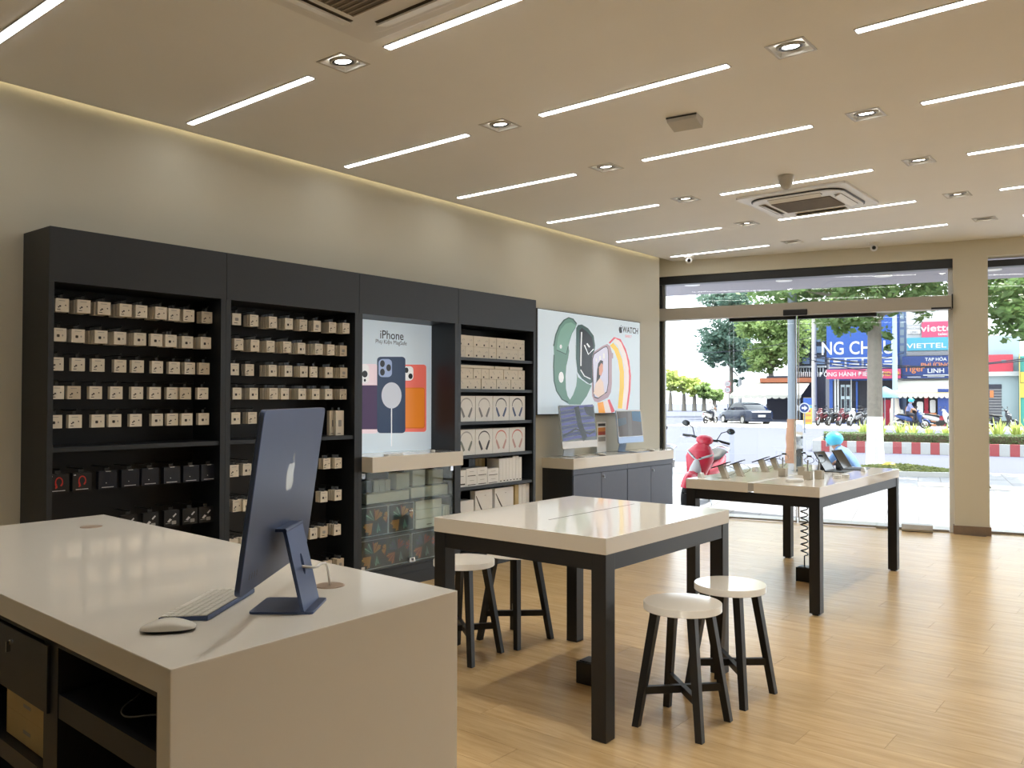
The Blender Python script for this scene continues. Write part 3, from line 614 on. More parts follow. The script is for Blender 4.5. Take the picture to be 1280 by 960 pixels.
def art_word(q,w,h): flat(q,[(-w*.08,h*.3),(w*.12,h*.3),(w*.12,h*.42),(-w*.08,h*.42)],.0006,1,T_LEFT(0,0,0))
for j in range(3): gbox(520,552.5,.431+j*.078,.0755,-4.96,'flat white box behind glass door, %s of the stack of three'%['bottom','middle','top'][j],art=art_word if j==0 else None)
for j in range(3): gbox(554+j*3.3,557+j*3.3,.431,.16,-4.96,'thin white box upright behind the right glass door, %s from left'%ORD[j])
gbox(549,553,.176,.21,-5.02,'tall white box at right end of the bottom glass shelf')
gbox(459,512,.686,.075,-4.95,'long low white box on the top glass shelf')
gbox(514,560,.686,.085,-4.97,'long low white box on top glass shelf, right door')
gbox(452.5,466,.686,.17,-5.07,'dark blue box at the left of the top glass shelf','box navy')
for j in range(3): gbox(468+j*7,474.6+j*7,.686,.16,-5.07,'small white box behind the long low box, %s from left'%ORD[j])
gbox(496,512,.763,.13,-5.04,'square white box behind the left glass door, top right'); gbox(516,532,.775,.13,-5.04,'square white box behind the right glass door, top left'); gbox(536,556,.775,.12,-5.04,'square white box behind the right glass door, top right')

# ------------------------------------------------------------------ watch poster on the wall
XQ = -5.20
wp = empty('watch_poster',(-5.23,7.855,1.346),label='backlit poster of two wrist watches above the display counter',cat='poster')
q = MB(); q.box(XW+.001,XQ,6.83,8.875,1.346,2.432); wb(q,'lightbox','poster blue white',wp)
q = MB(); q.box(XW+.001,XQ-.002,6.815,6.83,1.346,2.432); q.box(XW+.001,XQ-.002,6.815,8.885,1.336,1.346); q.box(XW+.001,XQ-.002,8.875,8.885,1.346,2.432); q.box(XW+.001,XQ-.002,6.815,8.885,2.432,2.438); wb(q,'frame','black plastic',wp)
t = tracer(XQ,660,370,6.4)
def TP(pts): return [t(*p) for p in pts]
art_piece(wp,'green_band_print',['art green','poster blue white','art green dark','art green light','art white'],[
 (TP([(390,225),(362,184),(322,170),(282,192),(246,240),(220,310),(204,390),(207,470),(202,560),(205,680),(225,760),(270,830),(330,868),(420,870),(470,800),(508,715),(470,700),(400,650),(385,600),(380,250)]),0),
 (TP([(383,250),(352,300),(333,360),(323,400),(329,440),(320,500),(306,560),(300,640),(303,740),(316,800),(335,830),(360,790),(385,720),(392,650),(383,560),(380,400)]),1),
 (TP([(240,330),(262,268),(300,222),(345,210),(384,238),(352,285),(332,340),(322,400),(305,465),(228,430)]),3),
 (TP(stroke([(205,400),(222,310),(250,240),(290,192),(325,174),(360,186),(388,222)],10)),2),(TP(stroke([(208,470),(204,560),(208,680),(228,760),(272,828),(320,850)],9)),2),(TP(stroke([(228,432),(305,466),(322,400)],7)),2),
 (TP(ell(262,405,9,16)),4),(TP(ell(265,650,20,44)),4)],XQ,1)
art_piece(wp,'green_watch_print',['art green dark','art ink','art white','art black'],[
 (TP([(385,255),(400,232),(430,228),(480,258),(524,318),(536,400),(530,440),(514,480),(512,560),(517,690),(490,704),(430,660),(394,610),(383,500)]),0),
 (TP([(410,275),(430,256),(470,285),(510,330),(524,400),(508,470),(505,660),(470,650),(425,600),(412,560)]),3),
 (TP(stroke([(428,288),(424,400),(422,560)],9)),2),(TP(stroke([(450,392),(482,468),(524,424)],8)),2),(TP(stroke([(420,590),(450,640),(500,664)],8)),2),(TP(stroke([(470,380),(492,410)],12)),2)],XQ,2)
art_piece(wp,'striped_band_print',['art red','art cream','art yellow','art amber'],[
 (TP(stroke([(650,378),(690,335),(735,350),(775,425),(803,520),(816,640),(811,760),(790,910)],14)),0),(TP(stroke([(690,352),(730,380),(768,470),(788,580),(788,720),(768,905)],34)),1),(TP(stroke([(668,385),(705,430),(735,510),(750,610),(750,730),(735,900)],34)),2),
 (TP([(555,855),(600,845),(618,935),(566,935)]),3),(TP([(600,845),(640,830),(668,935),(618,935)]),1),(TP([(636,832),(652,826),(694,922),(668,935)]),0)],XQ,1)
art_piece(wp,'rose_watch_print',['art rose metal','art lilac','art skin','art hair','art sand','art white','art black'],[
 (TP([(508,500),(520,450),(600,398),(632,384),(655,400),(670,450),(670,700),(662,770),(640,812),(560,852),(530,842),(512,800)]),0),
 (TP([(514,500),(524,462),(602,410),(628,400),(640,420),(645,470),(645,690),(632,770),(560,822),(530,815),(520,780)]),6),
 (TP([(518,505),(528,468),(602,416),(626,407),(636,424),(640,470),(640,690),(628,764),(562,814),(534,806),(526,780)]),1),
 (TP([(545,690),(552,590),(560,540),(580,512),(600,520),(596,560),(575,650),(560,690),(528,695)]),3),(TP([(566,570),(585,535),(598,550),(598,600),(584,640),(568,630)]),2),(TP([(522,780),(540,700),(575,655),(600,690),(612,780),(562,812)]),4),
 (TP(stroke([(545,500),(545,525)],6)),5),(TP(stroke([(575,480),(575,510)],10)),5),(TP(stroke([(605,460),(605,500)],10)),5),(TP(rrect(664,455,680,500,6,3)),0)],XQ,2)
q = MB(); c = t(740,268); apple_into(q,c[0],c[1],.085,.001,0,T_LEFT(XQ,0,0)); c = t(816,293); text_into(q,'WATCH',c[0]+.01,c[1]-.005,.098,.001,0,T_LEFT(XQ,0,0),sx=.98,bold=.002); wb(q,'lettering','art black',wp)
q = MB(); c = t(802,333); text_into(q,'SERIES 7',c[0],c[1],.042,.001,0,T_LEFT(XQ,0,0)); wb(q,'small_lettering','art red',wp)
# ------------------------------------------------------------------ service counter in the foreground
P1 = Vector((-1.468,.811,0)); P2 = Vector((-1.495,1.619,0)); P3 = Vector((-3.649,1.705,0)); P4 = P1+P3-P2
CL = (P4-P1).length; CD = (P2-P1).length
def cq(s, t, z=0): p = P1 + (P4-P1)*(s/CL) + (P2-P1)*(t/CD); return Vector((p.x,p.y,z))
def cbox(mb, s0, s1, t0, t1, z0, z1, m=0):
    c = [cq(s1,t0),cq(s0,t0),cq(s0,t1),cq(s1,t1)]
    return mb.add([(*v.xy,z0) for v in c]+[(*v.xy,z1) for v in c],[(0,3,2,1),(4,5,6,7),(0,1,5,4),(1,2,6,5),(2,3,7,6),(3,0,4,7)],m)
ct = empty('service_counter',cq(CL/2,CD/2),label='large white waterfall service counter in the foreground',cat='counter')
U = [(0,0),(0,1.0),(CL,1.0),(CL,0),(CL-.053,0),(CL-.053,.945),(.053,.945),(.053,0)]
m = MB(); n = len(U); m.add([cq(a_,0,z_) for a_,z_ in U]+[cq(a_,CD,z_) for a_,z_ in U],[tuple(range(n)),tuple(range(2*n-1,n-1,-1))]+[((i+1)%n,i,i+n,(i+1)%n+n) for i in range(n)]); wb(m,'waterfall_shell','solid white',ct,bevel=.0025)
m = MB(); cbox(m,.054,CL-.054,CD-.05,CD-.002,0,.9445); wb(m,'back_panel','solid white',ct)
m = MB(); cbox(m,.054,.078,.012,CD-.06,0,.944); wb(m,'divider','dark laminate',ct)
for a,b in ((.557,.640),(1.30,1.34),(CL-.08,CL-.054)):
    m = MB(); cbox(m,a,b,.012,CD-.06,0,.944); wb(m,'divider','dark laminate',ct)
m = MB(); cbox(m,.079,CL-.08,.012,CD-.06,.928,.944); wb(m,'top_rail','dark laminate',ct)
m = MB(); cbox(m,.079,.556,.014,CD-.06,.767,.822); wb(m,'shelf','dark laminate',ct)
m = MB(); cbox(m,.641,1.299,.014,CD-.06,.575,.62); wb(m,'shelf','dark laminate',ct)
m = MB(); cbox(m,.079,1.299,.03,CD-.06,.0,.10); wb(m,'plinth','dark laminate',ct)
for a,b,lk in ((.600,1.30,.828),(1.342,CL-.082,1.7)):
    m = MB(); cbox(m,a,b,.004,.02,.768,.924); dr = wb(m,'drawer','dark laminate',ct,bevel=.001,seg=1)
    c = cq(lk,.004,.891); m = MB(); m.cyl(c,c+Vector((0,-.006,0)),.008,.007,14); m.box(c.x-.0015,c.x+.0015,c.y-.014,c.y-.004,c.z-.022,c.z+.004); m.build('lock','chrome',dr)
for k,(z,h,w) in enumerate(((.6205,.068,.30),(.689,.062,.30))):
    c = cq(.662+w/2,.12,z+.001); m = MB(); m.box(-w/2,w/2,-.08,.14,0,h); m.box(-.03,.02,-.0806,-.08,h*.4,h*.55,1)
    m.build('carton',['box kraft','print grey'],loc=c,rot=math.radians(-2.3),bevel=.0015,seg=1,label='pale carton under the counter drawer, %s of two'%['lower','upper'][k],cat='box',group='cartons in the service counter')
# cables in the open niche
m = MB(); pts = [cq(.10+.30*i/14,.10+.05*math.sin(i*.5),.826+.004*math.sin(i*.7)**2) for i in range(15)]; m.tube(smooth(pts,4),.002,6)
m.build('loose_cable','print grey',label='loose thin cable lying in the open counter niche',cat='cable')
for k,(px,py) in enumerate(((114,658.5),(412,732))):
    c = on_z(px,py,1.0); m = MB(); m.lathe([(.040,0),(.040,.0012),(.036,.002)],28); o = m.build('cable_grommet','grommet brown',loc=c,label=['round brown cable grommet at the far counter end','round brown cable grommet behind the computer'][k],cat='grommet',group='counter grommets')

# ------------------------------------------------------------------ all-in-one computers
mat('display dark',(10,11,14),.08); mat('bezel white',(222,222,222),.3); mat('blue pale',(150,170,200),.35,.3); mat('silver pale',(206,206,206),.3,.6); mat('logo steel',(196,204,214),.25,.5)
def plate_hole(mb, w, z0, z1, hole, t, T, m=0):
    # vertical plate in local y/z with a pill-shaped hole, thickness t along x
    n = 24; out = []; inn = []
    hw, zc, hh = hole; ca = [math.atan2(z1-zc,w/2),math.atan2(z1-zc,-w/2),math.atan2(z0-zc,-w/2)+2*PI,math.atan2(z0-zc,w/2)+2*PI]
    angs = [2*PI*i/n for i in range(n)]
    for c_ in ca: angs[min(range(n),key=lambda i: abs(angs[i]-c_))] = c_
    for a in angs:
        c, s = math.cos(a), math.sin(a)
        inn.append((hw*c, zc+hh*s))
        k = 1/max(abs(c)/(w/2), abs(s)/((z1-zc) if s > 0 else (zc-z0)), 1e-6); out.append((c*k, zc+s*k))
    v = [(0,*p) for p in out]+[(0,*p) for p in inn]+[(t,*p) for p in out]+[(t,*p) for p in inn]; f = []
    for i in range(n):
        j = (i+1)%n; f += [(i,n+i,n+j,j),(2*n+i,2*n+j,3*n+j,3*n+i),(i,j,2*n+j,2*n+i),(n+i,3*n+i,3*n+j,n+j)]
    return mb.add(v,f,m,T)
def imac(loc, rz, label, body, w, z0, z1, x0, x1, base, arm, chin, bezel, screen_art=None, th=.0115, chin_col=None):
    # local x points to the back of the machine
    r = empty('desktop_computer',loc,rz,label=label,cat='computer',group='all-in-one computers')
    tilt = math.atan2(x1-x0,z1-z0); H = math.hypot(x1-x0,z1-z0)
    T = Matrix.Translation((x0,0,z0)) @ Matrix.Rotation(tilt,4,'Y')
    TY = T @ Matrix(((0,0,1,0),(1,0,0,0),(0,1,0,0),(0,0,0,1)))
    q = MB(); q.prism(rrect(-w/2,0,w/2,H,.016,5),-th,0,0,TY); q.build('panel_shell',body,r,bevel=.002,seg=2)
    TF = T @ Matrix.Translation((-th-.0003,0,0)) @ Matrix(((0,0,-1,0),(-1,0,0,0),(0,1,0,0),(0,0,0,1)))
    q = MB(); flat(q,rrect(-w/2+.002,.002,w/2-.002,chin,.01,3),.0003,0,TF); q.build('chin',chin_col or body,r)
    q = MB(); flat(q,rrect(-w/2+.002,chin,w/2-.002,H-.002,.008,3),.0003,0,TF); q.build('bezel',bezel,r)
    q = MB(); e = .014; flat(q,[(-w/2+e,chin+.006),(w/2-e,chin+.006),(w/2-e,H-e),(-w/2+e,H-e)],.0008,0,TF); sc = q.build('screen','display dark',r)
    if screen_art: screen_art(sc,TF,w-2*e,chin+.006,H-e)
    TB = T @ Matrix(((0,0,1,.0004),(1,0,0,0),(0,1,0,0),(0,0,0,1)))
    q = MB(); apple_into(q,0,H*.60,H*.20,0,0,TB); q.build('back_logo','logo steel',r)
    bw, bx0, bx1 = base
    q = MB(); q.prism(rrect(bx0,-bw/2,bx1,bw/2,.010,4),0,.006); q.build('stand_base',body,r,bevel=.0015)
    ax, az = arm; aw = bw-.004; L = math.hypot(ax[1]-ax[0],az-.004); TA = Matrix.Translation((ax[0],0,.004)) @ Matrix.Rotation(math.atan2(ax[1]-ax[0],az-.004),4,'Y')
    q = MB(); plate_hole(q,aw,0,L,(.011,L*.52,.026),.008,TA); a_ = q.build('stand_arm',body,r)
    top = TA @ Vector((.004,0,L)); zx = top.z; px = (T @ Vector((0,0,(zx-z0)))).x
    q = MB(); q.tube([(top.x,-aw/2,zx),(top.x,aw/2,zx)],.0055,12); q.box(px,top.x,-aw/2+.004,aw/2-.004,zx-.003,zx+.004); q.build('hinge',body,a_)
    for k in range(4):
        q = MB(); flat(q,rrect(-w*.41+k*.017,.028,-w*.41+k*.017+.004,.042,.0015,2),.0002,0,TB); q.build('port','black plastic',r)
    return r
IC = Vector((-1.69,1.234,1.0)); IA = math.radians(38.5)
imac(IC,IA,'blue desktop computer seen from behind on the service counter','blue steel',.545,.083,.476,-.030,.022,(.148,-.075,.075),((.047,.004),.192),.07,'bezel white',chin_col='blue pale')
e1 = Vector((math.cos(IA),math.sin(IA),0))
g = on_z(412,732,1.0); s0 = IC + e1*.010 + Vector((0,0,.100)); s1 = IC + e1*.06 + Vector((0,0,.095))
m = MB(); m.tube(smooth([s0,s1,s1*.6+g*.4+Vector((0,0,.028)),s1*.25+g*.75+Vector((0,0,.045)),g*.94+s1*.06+Vector((0,0,.022)),g+Vector((0,0,.002))]),.0033,8)
m.build('power_cable','white plastic',label='white power cable from the blue computer to the grommet',cat='cable')

def keyboard(loc, rz, label, keys=True, body='blue steel'):
    # local x: depth (back edge at +x), local y: length
    r = empty('keyboard',loc,rz,label=label,cat='keyboard')
    q = MB(); q.add([(-.0575,-.1395,.001),(.0575,-.1395,.001),(.0575,.1395,.001),(-.0575,.1395,.001),(-.0575,-.1395,.005),(.0575,-.1395,.0115),(.0575,.1395,.0115),(-.0575,.1395,.005)],[(0,3,2,1),(4,5,6,7),(0,1,5,4),(1,2,6,5),(2,3,7,6),(3,0,4,7)]); q.build('case',body,r,bevel=.0012)
    q = MB(); q.add([(-.0555,-.1375,.00535),(.0555,-.1375,.0118),(.0555,.1375,.0118),(-.0555,.1375,.00535)],[(0,1,2,3)]); q.build('key_gap_shade','black plastic',r)  # black sheet over the case, paints the shade between the keys
    if keys:
        km = {}
        for row in range(6):
            x0 = -.054+row*.0183; ws = [14.5]*14
            if row == 0: ws = [14.5,14.5,14.5,18,86,18,14.5,14.5]
            s = sum(ws); y = -.1365; f = (.273-.0028*len(ws))/(s/1000)
            for wk in ws:
                wk = wk/1000*f; kk = round(wk,5)
                if kk not in km:
                    b = MB(); b.box(0,.0158,0,kk,0,.0024); km[kk] = b.mesh('key','key white')
                put('key',km[kk],r,(x0,y,.0052+(x0+.0575)*.0565),(0,-.0565,0)); y += wk+.0028
    else:
        q = MB(); q.add([(-.055,-.136,.0062),(.055,-.136,.0124),(.055,.136,.0124),(-.055,.136,.0062)],[(0,1,2,3)]); q.build('key_field','key white',r)
    return r
keyboard(on_z(258,777,1.0)*.5+on_z(193,775.5,1.0)*.5+Vector((-.5446*.1425,.8387*.1425,0)),math.radians(35),'slim white-keyed keyboard beside the blue computer')
def mouse(loc, rz, label):
    r = empty('mouse',loc,rz,label=label,cat='mouse')
    def ring(z, k, dz): return [(a*k,b*k,z) for a,b in [(.057*math.copysign(abs(math.cos(t))**.75,math.cos(t)),.0285*math.copysign(abs(math.sin(t))**.75,math.sin(t))) for t in [2*PI*i/28 for i in range(28)]]]
    q = MB(); q.loft([ring(.0005,.80,0),ring(.003,.90,0),ring(.007,.985,0)]); q.build('base','black plastic',r)
    def top(k, h): return [(a,b,.0065+h*max(0,1-(a/.06)**2)*1.0+.002) for a,b,_ in ring(0,k,0)]
    q = MB(); q.loft([ring(.0065,.99,0),top(1.0,.008),top(.92,.013),top(.65,.0165),top(.3,.018),top(.02,.0182)]); q.build('shell','key white',r)
    return r
mouse(on_z(174,791,1.0)*.5+on_z(246,787,1.0)*.5,math.radians(50),'white wireless mouse next to the keyboard on the counter')

# ------------------------------------------------------------------ tables
def table(name, x0, x1, y0, y1, label, split, feet):
    r = empty(name,((x0+x1)/2,(y0+y1)/2,0),label=label,cat='table'); hx, hy = (x1-x0)/2, (y1-y0)/2; h = .893; t = .073
    q = MB()
    if split:
        q.box(-hx,-.012,-hy,hy,h-t,h); q.build('top_half','solid white',r,bevel=.002); q = MB(); q.box(.032,hx,-hy,hy,h-t,h); q.build('top_half','solid white',r,bevel=.002)
        q = MB(); q.box(-.0115,.0315,-hy+.002,hy-.002,h-t+.012,h-.003); q.build('centre_strip','soft grey plastic',r)
    else:
        q.box(-hx,hx,-hy,hy,h-t,h); q.build('tabletop','solid white',r,bevel=.002)
        q = MB(); q.box(-.012,-.006,-hy+.30,hy-.12,h-.0005,h+.0004); q.build('slot','dark inside',r)
    L = .076
    for sx in (-1,1):
        for sy in (-1,1):
            a, b = sx*(hx-.002), sy*(hy-.002); q = MB(); q.box(min(a,a-sx*L),max(a,a-sx*L),min(b,b-sy*L),max(b,b-sy*L),.012 if feet else .002,h-t); lg_ = q.build('leg','black metal',r,bevel=.003)
            q = MB(); q.box(a-sx*L/2-.022,a-sx*L/2+.022,b-sy*L/2-.022,b-sy*L/2+.022,0,.013); q.build('foot','black plastic',lg_)
    for sx in (-1,1):
        a = sx*(hx-.006); q = MB(); q.box(min(a,a-sx*.04),max(a,a-sx*.04),-hy+L,hy-L,h-t-.075,h-t-.0005); q.build('apron','black metal',r)
    for sy in (-1,1):
        b = sy*(hy-.006); q = MB(); q.box(-hx+L,hx-L,min(b,b-sy*.04),max(b,b-sy*.04),h-t-.075,h-t-.0005); q.build('apron','black metal',r)
    return r
table('display_table',-3.035,-1.99,3.105,4.36,'empty white display table with black legs and four stools',False,False)
table('display_table',-3.03,-2.008,5.865,7.90,'white display table of phones and watches near the glass',True,True)
def stool():
    r = empty('stool',label='x',cat='stool',group='round white stools'); h = .562
    q = MB(); q.lathe([(.178,h-.034),(.18,h-.032),(.18,h-.032),(.18,h-.002),(.18,h-.002),(.178,h)],56); q.build('seat','seat white',r)
    for a in range(4):
        c, s = math.cos(PI/4+a*PI/2), math.sin(PI/4+a*PI/2)
        def ring(rad, z, w): 
            o = Vector((c*rad,s*rad,z)); u = Vector((c,s,0)); v = Vector((-s,c,0)); k = w*.70711
            return [o+u*k*1.414, o+v*k*1.414, o-u*k*1.414, o-v*k*1.414]
        q = MB(); q.loft([ring(.222,0,.0225),ring(.128,h-.034,.027)],sm=False); q.build('leg','black metal',r)
        q = MB(); rad = .222-.094*(.165/.528); T = Matrix.Rotation(PI/4+a*PI/2,4,'Z'); q.box(.0,rad-.012,-.012,.012,.146,.180,0,T); q.build('stretcher','black metal',r)
    return r
st = stool()
for k,(x,y,a,lab) in enumerate(((-1.845,3.535,2,'round white stool nearest the viewer, right of the empty table'),(-1.842,4.045,-4,'round white stool right of the empty table, behind another stool'),(-3.325,3.655,8,'round white stool left of the empty table, nearer the counter'),(-3.30,4.105,-3,'round white stool seen between the empty table legs'))):
    instance(st,(x,y,0),math.radians(a),lab,first=(k==0))
def power_box(loc, rz, label):
    r = empty('power_box',loc,rz,label=label,cat='power box',group='floor power boxes')
    q = MB(); q.box(-.075,.075,-.06,.06,0,.115); q.build('case','black plastic',r,bevel=.004)
    q = MB(); q.box(-.06,.06,-.045,.045,.1151,.119); q.build('lid','black metal',r); return r
power_box((-2.47,3.74,0),0,'black floor power box under the empty table')
power_box((-2.485,6.95,0),0,'black floor power box under the phone table')
m = MB(); c = Vector((-2.50,6.93,.119)); pts = [c, c+Vector((0,0,.09))]
for i in range(120):
    z = .22 + .46*i/119; a = i*2*PI/14; pts.append((c.x+.028*math.cos(a), c.y+.028*math.sin(a), z))
pts += [(c.x,c.y,.72),(c.x,c.y,.76)]; m.tube(pts,.0055,6)
m.build('coiled_cable','black plastic',label='black coiled cable hanging under the phone table',cat='cable')
m = MB(); m.tube([(-2.56,6.95,.745),(-2.56,6.95,.52)],.004,6); m.build('hanging_cable','soft grey plastic',label='short straight cable hanging beside the coiled cable',cat='cable')

# ------------------------------------------------------------------ display counter under the watch poster
wt = empty('counter_worktop',(-5.05,8.015,.79),label='white worktop carrying two desktop computers',cat='worktop')
m = MB(); m.box(XW+.002,-4.848,6.965,9.07,.79,.90); wb(m,'slab','solid white',wt,bevel=.003)
for k,(y0,y1) in enumerate(((6.975,8.018),(8.022,9.065))):
    r = empty('base_cabinet',(-5.05,(y0+y1)/2,0),label=['grey two-door base cabinet under the silver computer','grey two-door base cabinet nearest the glass front'][k],cat='cabinet',group='grey base cabinets')
    m = MB(); m.box(XW+.002,-4.875,y0,y1,.06,.789); wb(m,'body','dark laminate',r)
    m = MB(); m.box(XW+.02,-4.91,y0,y1,0,.06); wb(m,'plinth','dark inside',r)
    m = MB(); m.box(-4.8745,-4.858,y0,y1,.735,.789); wb(m,'top_rail','grey door',r)
    ym = (y0+y1)/2
    for j,(a,b) in enumerate(((y0+.004,ym-.003),(ym+.003,y1-.004))):
        m = MB(); m.box(-4.8745,-4.858,a,b,.075,.729); d = wb(m,'door','grey door',r,bevel=.0015,seg=1)
        if j == 1:
            m = MB(); m.cyl((-4.858,a+.03,.69),(-4.85,a+.03,.69),.011,.010,14); m.box(-4.85,-4.838,a+.028,a+.032,.665,.695); m.build('lock','chrome',d)
def art_abstract(sc, TF, w, z0, z1):
    q = MB(); h = z1-z0
    for i in range(9):
        y = z0+h*(.04+.11*i); flat(q,stroke([(-w/2*.98,y-.01*i%3*.01),(-w*.1,y+.02),(w/2*.98,y+.035-.01*(i%2))],.03),.0012,i%2,TF)
    flat(q,stroke([(-w*.02,z1-.002),(.02,z0+h*.5),(w*.16,z0+.004)],.09),.0016,2,TF); flat(q,[(w*.49,z1-.003),(w*.2,z1-.003),(w*.26,z1-.08),(w*.49,z1-.12)],.0016,2,TF)
    flat(q,stroke([(-w*.48,z0+.05),(-w*.1,z0+.12),(w*.3,z0+.06),(w*.48,z0+.09)],.018),.0018,2,TF)
    q.build('wallpaper',['screen violet','screen blue','screen black'],sc)
def art_room(sc, TF, w, z0, z1):
    q = MB(); h = z1-z0; xl = -w/2*.98
    flat(q,[(xl,z0+.003),(-xl,z0+.003),(-xl,z1-.003),(xl,z1-.003)],.0012,0,TF); flat(q,[(-xl,z0+h*.55),(w*.12,z0+h*.62),(w*.12,z1-.003),(-xl,z1-.003)],.0014,1,TF)
    flat(q,[(w*.06,z0+.004),(-w*.12,z0+.004),(-w*.06,z1-.004),(w*.08,z1-.004)],.0016,2,TF); flat(q,[(xl,z0+h*.4),(-w*.15,z0+h*.5),(-w*.15,z0+h*.75),(xl,z0+h*.72)],.0014,3,TF)
    q.build('wallpaper',['screen brown','screen teal','screen grey','screen slate'],sc)
for nm,c in (('screen violet',(70,72,136)),('screen blue',(44,48,100)),('screen black',(8,7,14)),('screen brown',(74,64,58)),('screen teal',(30,84,122)),('screen grey',(92,87,82)),('screen slate',(62,76,88))): mat(nm,c,.10,emit=.25,spec=.25)
imac((-5.06,7.262,.90),PI,'silver desktop computer with violet screen on the worktop','silver pale',.645,.092,.538,-.085,-.035,(.20,-.10,.09),((.06,.02),.20),.075,'display dark',art_abstract,chin_col='bezel white')
imac((-5.06,8.305,.90),PI,'pale blue desktop computer with brown screen on the worktop','blue pale',.547,.105,.478,-.075,-.035,(.148,-.09,.06),((.045,.0),.20),.07,'bezel white',art_room)
for k,(px,py,a) in enumerate(((757,567,.0),(817,562,0))):
    c = Vector((-4.93,[7.34,8.40][k],.90)); keyboard(c,PI+a,['keyboard in front of the silver computer','keyboard in front of the pale blue computer'][k],False,'silver pale' if k==0 else 'blue pale'); mouse(c+Vector((.0,.26,0)),a,['mouse beside the silver computer keyboard','mouse beside the pale blue computer keyboard'][k])
r = empty('leaflet_stand',(-5.15,on_x(752,540,-5.15).y,.90),label='clear stand with orange and white leaflet between the computers',cat='leaflet stand')
m = MB(); m.box(-.004,0,-.10,.10,0,.36); m.box(-.05,.03,-.10,.10,0,.004); m.build('holder','acrylic',r)
m = MB(); m.box(.0003,.0012,-.095,.095,.01,.35); lf = m.build('leaflet','box print white',r)
m = MB()
for z0,z1,mi in ((.30,.33,0),(.24,.285,1),(.20,.24,2),(.13,.18,3)): flat(m,[(-.075,z0),(.075,z0),(.075,z1),(-.075,z1)],.0016,mi,T_LEFT(0,0,0))
m.build('print',['print dark','orange art','rust art','print grey'],lf)

# ------------------------------------------------------------------ things on the phone table
TZ = .893
def phone_stand(y, label, grp):
    r = empty('phone_stand',(-2.79,y,TZ),label=label,cat='phone',group=grp)
    q = MB(); q.box(-.032,.032,-.028,.028,0,.004); q.add([(-.022,-.024,.004),(.022,-.024,.004),(.022,.024,.004),(-.022,.024,.004),(-.061,-.02,.089),(-.019,-.02,.104),(-.019,.02,.104),(-.061,.02,.089)],[(0,3,2,1),(4,5,6,7),(0,1,5,4),(1,2,6,5),(2,3,7,6),(3,0,4,7)]); q.build('stand','stand beige',r)
    a = Vector((.94,0,.34)).normalized(); b = Vector((0,1,.06)); b = (b-a*b.dot(a)).normalized(); n = a.cross(b)
    T = Matrix(((a.x,b.x,n.x,-.042),(a.y,b.y,n.y,0),(a.z,b.z,n.z,.102),(0,0,0,1)))
    q = MB(); q.prism(rrect(-.073,-.036,.073,.036,.010,4),-.004,.004,0,T); ph = q.build('phone','black plastic',r,bevel=.0015)
    q = MB(); flat(q,rrect(-.069,-.032,.069,.032,.007,3),-.0046 if n.z < 0 else .0046,0,T); q.build('screen','dark glass',ph)
    q = MB(); pts = [(-.02,.02,.098)]+[(-.01+.075*math.sin(PI*i/10)**.8,.03,.098-.082*i/10) for i in range(1,10)]+[(-.01,.03,.012),(-.012,.03,.003)]; q.tube(pts,.0022,6); q.build('cable','print grey',r)
    return r
for k,y in enumerate((6.06,6.33,6.83,7.09)): phone_stand(y,'phone on a tilted metal stand, %s along the table'%ORD[k],'phones on stands')
r = empty('mirror_panel',(-2.61,7.125,TZ),label='upright glossy panel standing on the phone table',cat='panel')
m = MB(); m.box(-.005,.0,-.085,.085,0,.43); m.build('sheet','mirror',r) if mat('mirror',(215,220,222),.03,1.0,.01) else None
m = MB(); m.box(-.012,.004,-.092,-.086,0,.433); m.build('edge','white plastic',r)
m = MB(); m.box(-.04,.04,-.09,.09,0,.006); m.build('foot','acrylic',r)
def watch_stand(x, y, label, dark=True):
    r = empty('watch_stand',(x,y,TZ),label=label,cat='watch',group='watches on stands')
    q = MB(); q.box(-.028,.028,-.028,.028,0,.066); q.build('block','stand beige',r,bevel=.002)
    q = MB(); q.box(-.006,.004,-.004,.004,.066,.15); q.build('post','aluminium',r)
    q = MB(); T = Matrix.Translation((.01,0,.150)) @ Matrix.Rotation(math.radians(20),4,'Z')
    P = [(.036*math.cos(2*PI*i/24),0,.026*math.sin(2*PI*i/24)) for i in range(25)]
    rings = [[(x_*k,y_,z_*k) for k,y_ in ((1,-.012),(1,.012),(.90,.012),(.90,-.012))] for x_,_,z_ in P]; q.loft(rings,0,T,caps=False,sm=False); q.build('strap','black plastic' if dark else 'print grey',r)
    q = MB(); q.prism(rrect(-.017,-.020,.017,.020,.006,3),0,.010,0,T@Matrix.Translation((.0,0,.024))); q.build('case','dark glass',r)
    return r
watch_stand(-2.268,6.37,'watch on a metal block, nearest the table end'); watch_stand(-2.222,6.485,'watch on a metal block, right of the nearest watch')
watch_stand(-2.45,6.75,'watch on a metal block just right of the glossy panel',False); watch_stand(-2.52,6.52,'watch on a metal block in the middle of the phone table',False)
def tablet(x, y, label):
    r = empty('tablet',(x,y,TZ),label=label,cat='tablet',group='tablets in keyboard folios')
    T = Matrix.Translation((0,0,.006)) @ Matrix.Rotation(math.radians(-31),4,'Y')
    q = MB(); q.box(-.008,0,-.125,.125,0,.185,0,T); s_ = q.build('shell','black plastic',r,bevel=.002)
    q = MB(); flat(q,[(-.118,.008),(.118,.008),(.118,.178),(-.118,.178)],.0006,0,T@T_LEFT(0,0,0)); q.build('screen','dark glass',s_)
    q = MB(); q.box(-.01,.15,-.125,.125,0,.006); q.build('keyboard_flap','black plastic',r)
    q = MB(); q.add([(-.008,-.12,.006),(-.07,-.12,0),(-.07,.12,0),(-.008,.12,.006),(-.06,-.12,.09),(-.06,.12,.09)],[(0,1,2,3),(1,4,5,2),(0,3,5,4)]); q.build('folio_support','black plastic',r); return r
